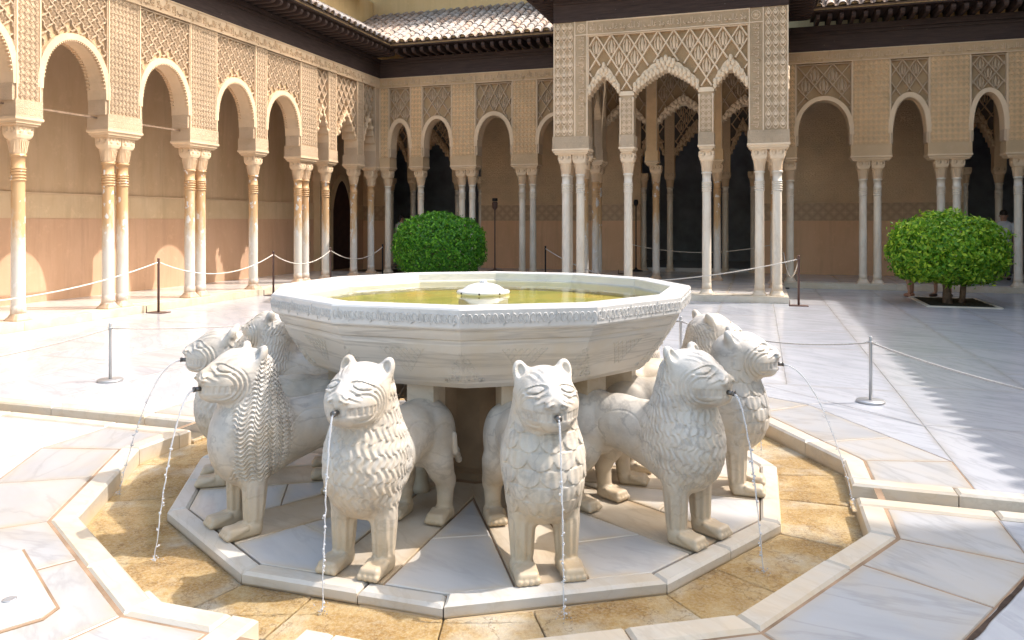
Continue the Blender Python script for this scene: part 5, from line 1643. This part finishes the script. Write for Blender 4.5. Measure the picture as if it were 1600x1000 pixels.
def crown_fn(c, rx, ry, rz, bump, flat, sparse=0.25, shoot=0.12):
    def fn(r_, n):
        v = r_.normal(0, 1, (n, 3)); v /= np.linalg.norm(v, axis=1)[:, None]
        v[:, 2] = np.where(v[:, 2] < flat, flat + (v[:, 2] - flat) * 0.25, v[:, 2])
        sh = 1 - np.abs(r_.normal(0, 0.05, n)) + r_.uniform(0, 0.05, n) * (r_.random(n) < 0.25) + r_.uniform(0, shoot, n) * (r_.random(n) < 0.02)
        hole = np.sin(v[:, 0] * 11 + 3) * np.sin(v[:, 2] * 12 + 1) * np.sin(v[:, 1] * 10 + 2)
        sh = np.where(hole > 0.55, sh * 0.9, sh)
        inner = r_.random(n) < sparse
        sh = np.where(inner, r_.uniform(0.6, 0.95, n), sh)
        b = 1 + bump * (np.sin(v[:, 0] * 7 + 1) * np.sin(v[:, 1] * 6 + 2) + 0.7 * np.sin(v[:, 2] * 9 + v[:, 0] * 5) + 0.5 * np.sin(v[:, 0] * 17 + v[:, 2] * 13))
        e = np.abs(v) ** 2.25; q = e.sum(1) ** (-1 / 2.25)
        p = v * (q * sh * b)[:, None] * np.array([rx, ry, rz]) + np.array(c)
        return p, v
    return fn
def pit(x, y, x0, x1, y0, y1, label):
    t = thing('tree_pit', label, 'tree pit', (x, y, 0), 0, 'square tree pits in the paving')
    b = 0.07
    for (a0, a1, c0, c1) in ((x0, x1, y0, y0 + b), (x0, x1, y1 - b, y1), (x0, x0 + b, y0 + b, y1 - b), (x1 - b, x1, y0 + b, y1 - b)):
        mb = MB(); mb.box(a0 + 0.002, a1 - 0.002, c0 + 0.002, c1 - 0.002, -0.02, 0.022); mb.build('border_stone', MT['step_marble'], t)
    mb = MB(); n = 14
    vs = []; fs = []
    for i in range(n + 1):
        for j in range(n + 1):
            vs.append((x0 + b + (x1 - x0 - 2 * b) * i / n, y0 + b + (y1 - y0 - 2 * b) * j / n, 0.008 + rnd.uniform(0, 0.018)))
    for i in range(n):
        for j in range(n): fs.append((i * (n + 1) + j, (i + 1) * (n + 1) + j, (i + 1) * (n + 1) + j + 1, i * (n + 1) + j + 1))
    mb.add(vs, fs); mb.build('soil', MT['soil'], t)
pit(5.38, 12.0, 4.76, 6.0, 11.0, 12.9, 'square soil bed with pale stone border under the spreading orange tree')
pit(-5.36, 12.0, -6.0, -4.76, 11.0, 12.9, 'square soil bed with pale stone border under the dome shaped tree')
def trunk(parent, base, top, r0, r1, name='trunk'):
    b, t = Vector(base), Vector(top)
    pts = [b.lerp(t, q) + Vector((rnd.uniform(-.015, .015), rnd.uniform(-.015, .015), 0)) for q in (0, 0.25, 0.5, 0.75, 1)]
    mb = MB(); mb.tube(pts, [r0 * 1.25, r0, (r0 + r1) / 2, r1 * 1.05, r1], 9)
    o = mb.build(name, MT['bark'], parent)
    for i in range(3):
        a = rnd.uniform(0, 6.3); mb = MB()
        mb.tube([pts[3], pts[3] + Vector((0.25 * cos(a), 0.25 * sin(a), 0.25)), pts[3] + Vector((0.5 * cos(a), 0.5 * sin(a), 0.42))], [r1 * 0.7, r1 * 0.45, 0.01], 6); mb.build('limb', MT['bark'], o)
t = thing('orange_tree', 'dense dark green orange tree clipped to a smooth dome, rising behind the bowl rim', 'tree', (-5.36, 11.75, 0), 0, 'clipped orange trees')
trunk(t, (-5.42, 11.75, 0), (-5.45, 11.75, 0.9), 0.06, 0.05); trunk(t, (-5.22, 11.8, 0), (-5.1, 11.8, 0.9), 0.05, 0.04)
leaf_crown('crown', crown_fn((-5.36, 11.75, 0.98), 1.08, 1.02, 0.80, 0.020, -0.72, 0.25, 0.08), 15000, 3, 'leaf_deep', 0.075, t)
t = thing('orange_tree', 'bright leafy orange tree with a flat spreading crown on two bare trunks', 'tree', (5.36, 11.7, 0), 0, 'clipped orange trees')
trunk(t, (5.26, 11.69, 0), (5.16, 11.7, 0.85), 0.075, 0.05); trunk(t, (5.49, 11.76, 0), (5.58, 11.76, 0.85), 0.055, 0.045)
def wide(r_, n):
    a = crown_fn((5.22, 11.7, 1.06), 0.98, 0.90, 0.69, 0.065, -0.78, 0.25, 0.16)
    b = crown_fn((4.72, 11.6, 0.98), 0.56, 0.6, 0.55, 0.05, -0.8)
    c = crown_fn((5.78, 11.65, 0.92), 0.46, 0.55, 0.52, 0.05, -0.8)
    o = [q(r_, m) for q, m in ((a, int(n * 0.66)), (b, int(n * 0.17)), (c, int(n * 0.17)))]
    return np.concatenate([x[0] for x in o]), np.concatenate([x[1] for x in o])
leaf_crown('crown', wide, 13500, 5, 'leaf_fresh', 0.085, t)

# ---------------------------------------------------------------- rope barriers
def stanchion(x, y, label, z=0.0):
    t = thing('stanchion', label, 'barrier post', (x, y, z), 0, 'low grey rope posts round the fountain')
    mb = MB(); mb.lathe([(0.118, 0.0), (0.12, 0.006), (0.12, 0.016), (0.116, 0.022), (0.03, 0.024), (0.0, 0.024)], 28, (x, y, z)); mb.build('base_disc', MT['grey_metal'], t)
    mb = MB(); mb.lathe([(0.0145, 0.02), (0.0145, 0.575), (0.012, 0.58), (0.0, 0.58)], 14, (x, y, z)); mb.build('post', MT['grey_metal'], t)
    mb = MB(); mb.lathe([(0.0145, 0.525), (0.020, 0.527), (0.020, 0.538), (0.0145, 0.54)], 12, (x, y, z))
    mb.build('collar', MT['grey_metal'], t)
    for a in (0, pi):
        mb = MB(); mb.tube([(x + 0.018 * cos(a), y + 0.018 * sin(a), z + 0.533), (x + 0.04 * cos(a), y + 0.04 * sin(a), z + 0.533), (x + 0.045 * cos(a), y + 0.045 * sin(a), z + 0.525)], 0.003, 5); mb.build('hook', MT['grey_metal'], t)
def sag(a, b, drop, n=22):
    a, b = Vector(a), Vector(b)
    return [a.lerp(b, i / n) - Vector((0, 0, drop * 4 * (i / n) * (1 - i / n))) for i in range(n + 1)]
def rope(a, b, drop, label, r=0.007, mat='grey_rope', grp='thin grey ropes between the low posts'):
    mb = MB(); mb.tube(sag(a, b, drop), r, 6)
    o = mb.build('rope', MT[mat]); tag(o, label, 'rope', grp)
SP = {'a': (-4.36, 1.12), 'b': (2.73, 2.46), 'c': (1.0, 3.4), 'd': (-5.3, -1.9), 'e': (-2.6, 4.1), 'f': (5.3, -0.25)}
SL = {'a': 'short grey rope post on a round foot at the left of the lions', 'b': 'short grey rope post on a round foot near the edge of the jagged shadow', 'c': 'short grey rope post half hidden behind the right side of the bowl',
      'd': 'short grey rope post beyond the runnel, near the sunlit arcade', 'e': 'short grey rope post behind the bowl towards the dome shaped tree', 'f': 'short grey rope post standing in the jagged shade'}
for k_ in SP: stanchion(*SP[k_], SL[k_])
R3 = lambda k_: (*SP[k_], 0.528)
rope(R3('d'), R3('a'), 0.16, 'thin grey rope sagging over the left paving to the round footed post')
rope(R3('a'), R3('e'), 0.10, 'thin grey rope passing behind the lions heads at the left')
rope(R3('c'), R3('b'), 0.10, 'thin grey rope behind the right lion heads up to the round footed post')
rope(R3('b'), R3('f'), 0.17, 'pale rope sagging from the round footed post into the shade', 0.008)
rope(R3('e'), R3('c'), 0.12, 'thin grey rope hidden behind the bowl')
def iron_post(x, y, label, mat='brown_metal', h=0.95, z=0.0, foot=True):
    t = thing('barrier_post', label, 'barrier post', (x, y, z), 0, 'tall iron rope posts')
    mb = MB(); mb.lathe([(0.021, 0.0), (0.021, h - 0.03), (0.025, h - 0.02), (0.021, h), (0.0, h)], 12, (x, y, z)); mb.build('post', MT[mat], t)
    mb = MB(); mb.box(x - 0.17, x + 0.17, y - 0.11, y + 0.11, z, z + 0.014); b = mb.build('foot_plate', MT[mat], t)
    mb = MB(); mb.tube([(x - 0.165, y - 0.1, z + 0.01), (x - 0.165, y - 0.1, z + 0.12)], 0.008, 6); mb.build('foot_pin', MT[mat], b)
    mb = MB(); mb.lathe([(0.021, h - 0.08), (0.028, h - 0.078), (0.028, h - 0.065), (0.021, h - 0.063)], 10, (x, y, z)); mb.build('ring', MT[mat], t)
IP = [(-8.15, -0.4, 'tall brown iron post at the step out of sight to the left', 0), (-8.15, 5.90, 'tall brown iron post on the paving before the twin ochre columns', 0), (-8.1, 9.15, 'tall brown iron post beside the step at the left edge of the bowl', 0), (-8.1, 11.45, 'brown iron post against the pale column, third along the sunlit arcade', 0), (-8.12, 14.2, 'dark iron post in the corner of the two arcades', 0), (-3.47, 14.25, 'dark iron post between the pavilion and the twin white columns', 0),
      (2.50, 10.44, 'brown iron post at the corner of the pavilion platform', 0), (2.30, 14.35, 'black iron post behind the corner columns of the pavilion', 0), (-1.75, 16.3, 'black iron post within the pavilion beside the slender column', ZF)]
for x, y, lab, z in IP: iron_post(x, y, lab, 'brown_metal' if y < 14 else 'black_metal', 0.95, z)
q = [(x, y, z + 0.88) for x, y, _, z in IP]
wr = dict(r=0.011, mat='rope_cotton', grp='white ropes between the iron posts')
rope(q[0], q[1], 0.38, 'white rope sagging across the front of the nearest sunlit columns', **wr)
rope(q[1], q[2], 0.30, 'white rope sagging past the second pair of ochre columns', **wr)
rope(q[2], q[3], 0.26, 'white rope between the posts beside the bowl edge', **wr)
rope(q[3], q[4], 0.27, 'white rope sagging before the dark pointed doorway', **wr)
rope(q[5], (-0.79, 11.06, 0.35), 0.12, 'white rope dropping from the dark post behind the left pavilion columns', **wr)
rope(q[6], (-0.2, 10.55, 0.40), 0.06, 'white rope rising past the right pavilion columns to the brown post', **wr)
rope((-1.72, 16.3, 0.98), (2.05, 15.6, 0.98), 0.22, 'white rope closing the dark portal inside the pavilion', **wr)
rope(q[6], (2.34, 14.3, 0.85), 0.45, 'short white rope looping behind the pavilion corner post', **wr)

# ---------------------------------------------------------------- standing lamp in the gallery
lx, ly = -5.46, 16.0
t = thing('floor_lamp', 'thin dark standing lamp on a round foot against the brown gallery wall', 'lamp', (lx, ly, ZF))
mb = MB(); mb.lathe([(0.26, 0), (0.26, 0.02), (0.20, 0.05), (0.05, 0.07), (0.02, 0.12), (0.018, 1.78)], 16, (lx, ly, ZF)); mb.build('stand', MT['brown_metal'], t)
mb = MB(); mb.lathe([(0.02, 1.78), (0.075, 1.84), (0.085, 1.98), (0.06, 2.02)], 12, (lx, ly, ZF)); mb.build('lamp_bowl', MT['brown_metal'], t)
mb = MB(); mb.lathe([(0.07, 2.03), (0.08, 2.04), (0.08, 2.10), (0.07, 2.12)], 12, (lx, ly, ZF)); mb.build('lamp_head', MT['black_metal'], t)
lx, ly = -1.62, 17.45
t = thing('floor_lamp', 'dark standing lamp beside the brown pier within the pavilion', 'lamp', (lx, ly, ZF))
mb = MB(); mb.lathe([(0.2, 0), (0.2, 0.02), (0.05, 0.06), (0.018, 0.12), (0.018, 1.9)], 14, (lx, ly, ZF)); mb.build('stand', MT['black_metal'], t)
mb = MB(); mb.lathe([(0.03, 1.9), (0.06, 1.94), (0.065, 2.02), (0.05, 2.08)], 12, (lx, ly, ZF)); mb.build('lamp_head', MT['black_metal'], t)

# ---------------------------------------------------------------- visitors
def person(label, x, y, z, rz, H=1.68, shirt='cloth_white', trousers='cloth_blue', skin='skin', shoe='shoe_dark', shorts=True, stride=0.16, skirt=False):
    t = thing('person', label, 'person', (x, y, z), rz)
    k_ = H / 1.70
    J = {'pel': (0, 0, .95), 'sp': (0, -.01, 1.13), 'ch': (0, 0, 1.30), 'nk': (0, .01, 1.46), 'hd': (0, .03, 1.56), 'top': (0, .02, 1.66)}
    R = {'pel': .125, 'sp': .115, 'ch': .125, 'nk': .052, 'hd': .088, 'top': .075}
    E_ = [('pel', 'sp'), ('sp', 'ch'), ('ch', 'nk'), ('nk', 'hd'), ('hd', 'top')]
    for s_, n in ((-1, 'l'), (1, 'r')):
        st = s_ * stride
        J.update({n + 'hip': (s_ * .09, 0, .90), n + 'kn': (s_ * .10, st * .6 + .03, .49), n + 'an': (s_ * .10, st - .02, .085), n + 'to': (s_ * .115, st + .14, .03),
                  n + 'sh': (s_ * .17, 0, 1.385), n + 'el': (s_ * .225, -.03, 1.10), n + 'wr': (s_ * .22, .06, .86), n + 'ha': (s_ * .215, .09, .78)})
        R.update({n + 'hip': .088, n + 'kn': .055, n + 'an': .036, n + 'to': .03, n + 'sh': .055, n + 'el': .042, n + 'wr': .028, n + 'ha': .03})
        E_ += [('pel', n + 'hip'), (n + 'hip', n + 'kn'), (n + 'kn', n + 'an'), (n + 'an', n + 'to'), ('ch', n + 'sh'), (n + 'sh', n + 'el'), (n + 'el', n + 'wr'), (n + 'wr', n + 'ha')]
        for fi in range(4):
            a = n + 'f%d' % fi
            J[a] = (s_ * (.20 + .012 * fi), .075 + .014 * fi, .70 + .006 * abs(fi - 1.4)); R[a] = .0085; E_.append((n + 'ha', a))
        J[n + 'th'] = (s_ * .185, .125, .75); R[n + 'th'] = .010; E_.append((n + 'ha', n + 'th'))
    names = list(J); ix = {n: i for i, n in enumerate(names)}
    m = bpy.data.meshes.new('body'); m.from_pydata([tuple(c * k_ for c in J[n]) for n in names], [(ix[a], ix[b]) for a, b in E_], [])
    m.materials.append(MT[skin])
    o = link('body', m, t, True)
    sk = o.modifiers.new('skin', 'SKIN'); sk.use_smooth_shade = True
    for n, v in zip(names, m.skin_vertices[0].data): v.radius = (R[n] * k_, R[n] * k_ * (0.8 if n in ('ch', 'sp') else 1))
    m.skin_vertices[0].data[ix['pel']].use_root = True
    sb = o.modifiers.new('sub', 'SUBSURF'); sb.levels = 1; sb.render_levels = 1
    # face and hair
    mb = MB(); mb.ball((0, .015 * k_, 1.635 * k_), (.088 * k_, .098 * k_, .085 * k_), 12, 8); mb.ball((0, -.045 * k_, 1.56 * k_), (.075 * k_, .055 * k_, .09 * k_), 10, 6); mb.build('hair', MT['hair_dark'], t, True)
    mb = MB()
    mb.ball((0, .118 * k_, 1.555 * k_), (.013, .018, .022), 8, 5); mb.build('nose', MT[skin], t, True)
    for s_ in (-1, 1):
        mb = MB(); mb.ball((s_ * .033 * k_, .105 * k_, 1.585 * k_), .009, 6, 4); mb.build('eye', MT['black_metal'], t, True)
        mb = MB(); mb.ball((s_ * .088 * k_, .02 * k_, 1.57 * k_), (.012, .02, .03), 6, 5); mb.build('ear', MT[skin], t, True)
        st = s_ * stride
        mb = MB(); mb.ball((s_ * .11 * k_, (st + .055) * k_, .035), (.05, .135, .042), 12, 6); mb.build('shoe', MT[shoe], t, True)
    mb = MB(); mb.tube([(-.03 * k_, .108 * k_, 1.515 * k_), (0, .116 * k_, 1.512 * k_), (.03 * k_, .108 * k_, 1.515 * k_)], .006, 5); mb.build('mouth', MT['shoe_tan'], t, True)
    mb = MB()
    secs = [[(rx * cos(2 * pi * i / 16), ry * sin(2 * pi * i / 16), z_ * k_) for i in range(16)] for z_, rx, ry in ((.84, .175, .135), (.95, .17, .135), (1.12, .155, .125), (1.30, .19, .14), (1.40, .17, .115), (1.45, .085, .075))]
    loft(mb, secs, True); mb.build('shirt', MT[shirt], t, True)
    for s_ in (-1, 1):
        mb = MB(); mb.tube([(s_ * .165 * k_, 0, 1.395 * k_), (s_ * .205 * k_, -.015, 1.24 * k_), (s_ * .222 * k_, -.028, 1.14 * k_)], [.072, .064, .06], 10); mb.build('sleeve', MT[shirt], t, True)
        st = s_ * stride
        mb = MB(); end = (s_ * .10 * k_, st * .6 + .02, .47 * k_) if shorts else (s_ * .10 * k_, st - .01, .10 * k_)
        mb.tube([(s_ * .075 * k_, 0, .93 * k_), (s_ * .09 * k_, st * .3, .70 * k_), (s_ * .10 * k_, st * .6 + .02, .50 * k_), end], [.115, .10, .08, .078 if shorts else .07], 12); mb.build('trouser_leg', MT[trousers], t, True)
    return t
person('bare legged person in tan shoes behind the spreading tree', 4.84, 13.12, 0, 0.35, 1.64, 'cloth_white', 'cloth_grey', 'skin', 'shoe_tan', True, 0.13)
person('person in dark sandals hidden behind the tree trunks', 5.46, 13.2, 0, 2.4, 1.66, 'cloth_blue', 'cloth_grey', 'skin', 'shoe_dark', True, 0.10)
person('dim person in a pale shirt in the dark doorway beside the dome shaped tree', -8.75, 16.6, ZF, -0.6, 1.66, 'cloth_white', 'cloth_grey', 'skin', 'shoe_dark', False, 0.08)
person('dim person in a white shirt in the dark portal behind the spreading tree', 7.55, 16.9, ZF, 2.9, 1.72, 'cloth_white', 'cloth_grey', 'skin', 'shoe_dark', False, 0.08)
# ---------------------------------------------------------------- joints
o = GROUT.build('joint_mortar', MT['ground_mortar'], court, recalc=False)
o['kind'] = 'stuff'
o = FINE.build('joint_mortar', MT['grey_mortar'], court, recalc=False)
o['kind'] = 'stuff'
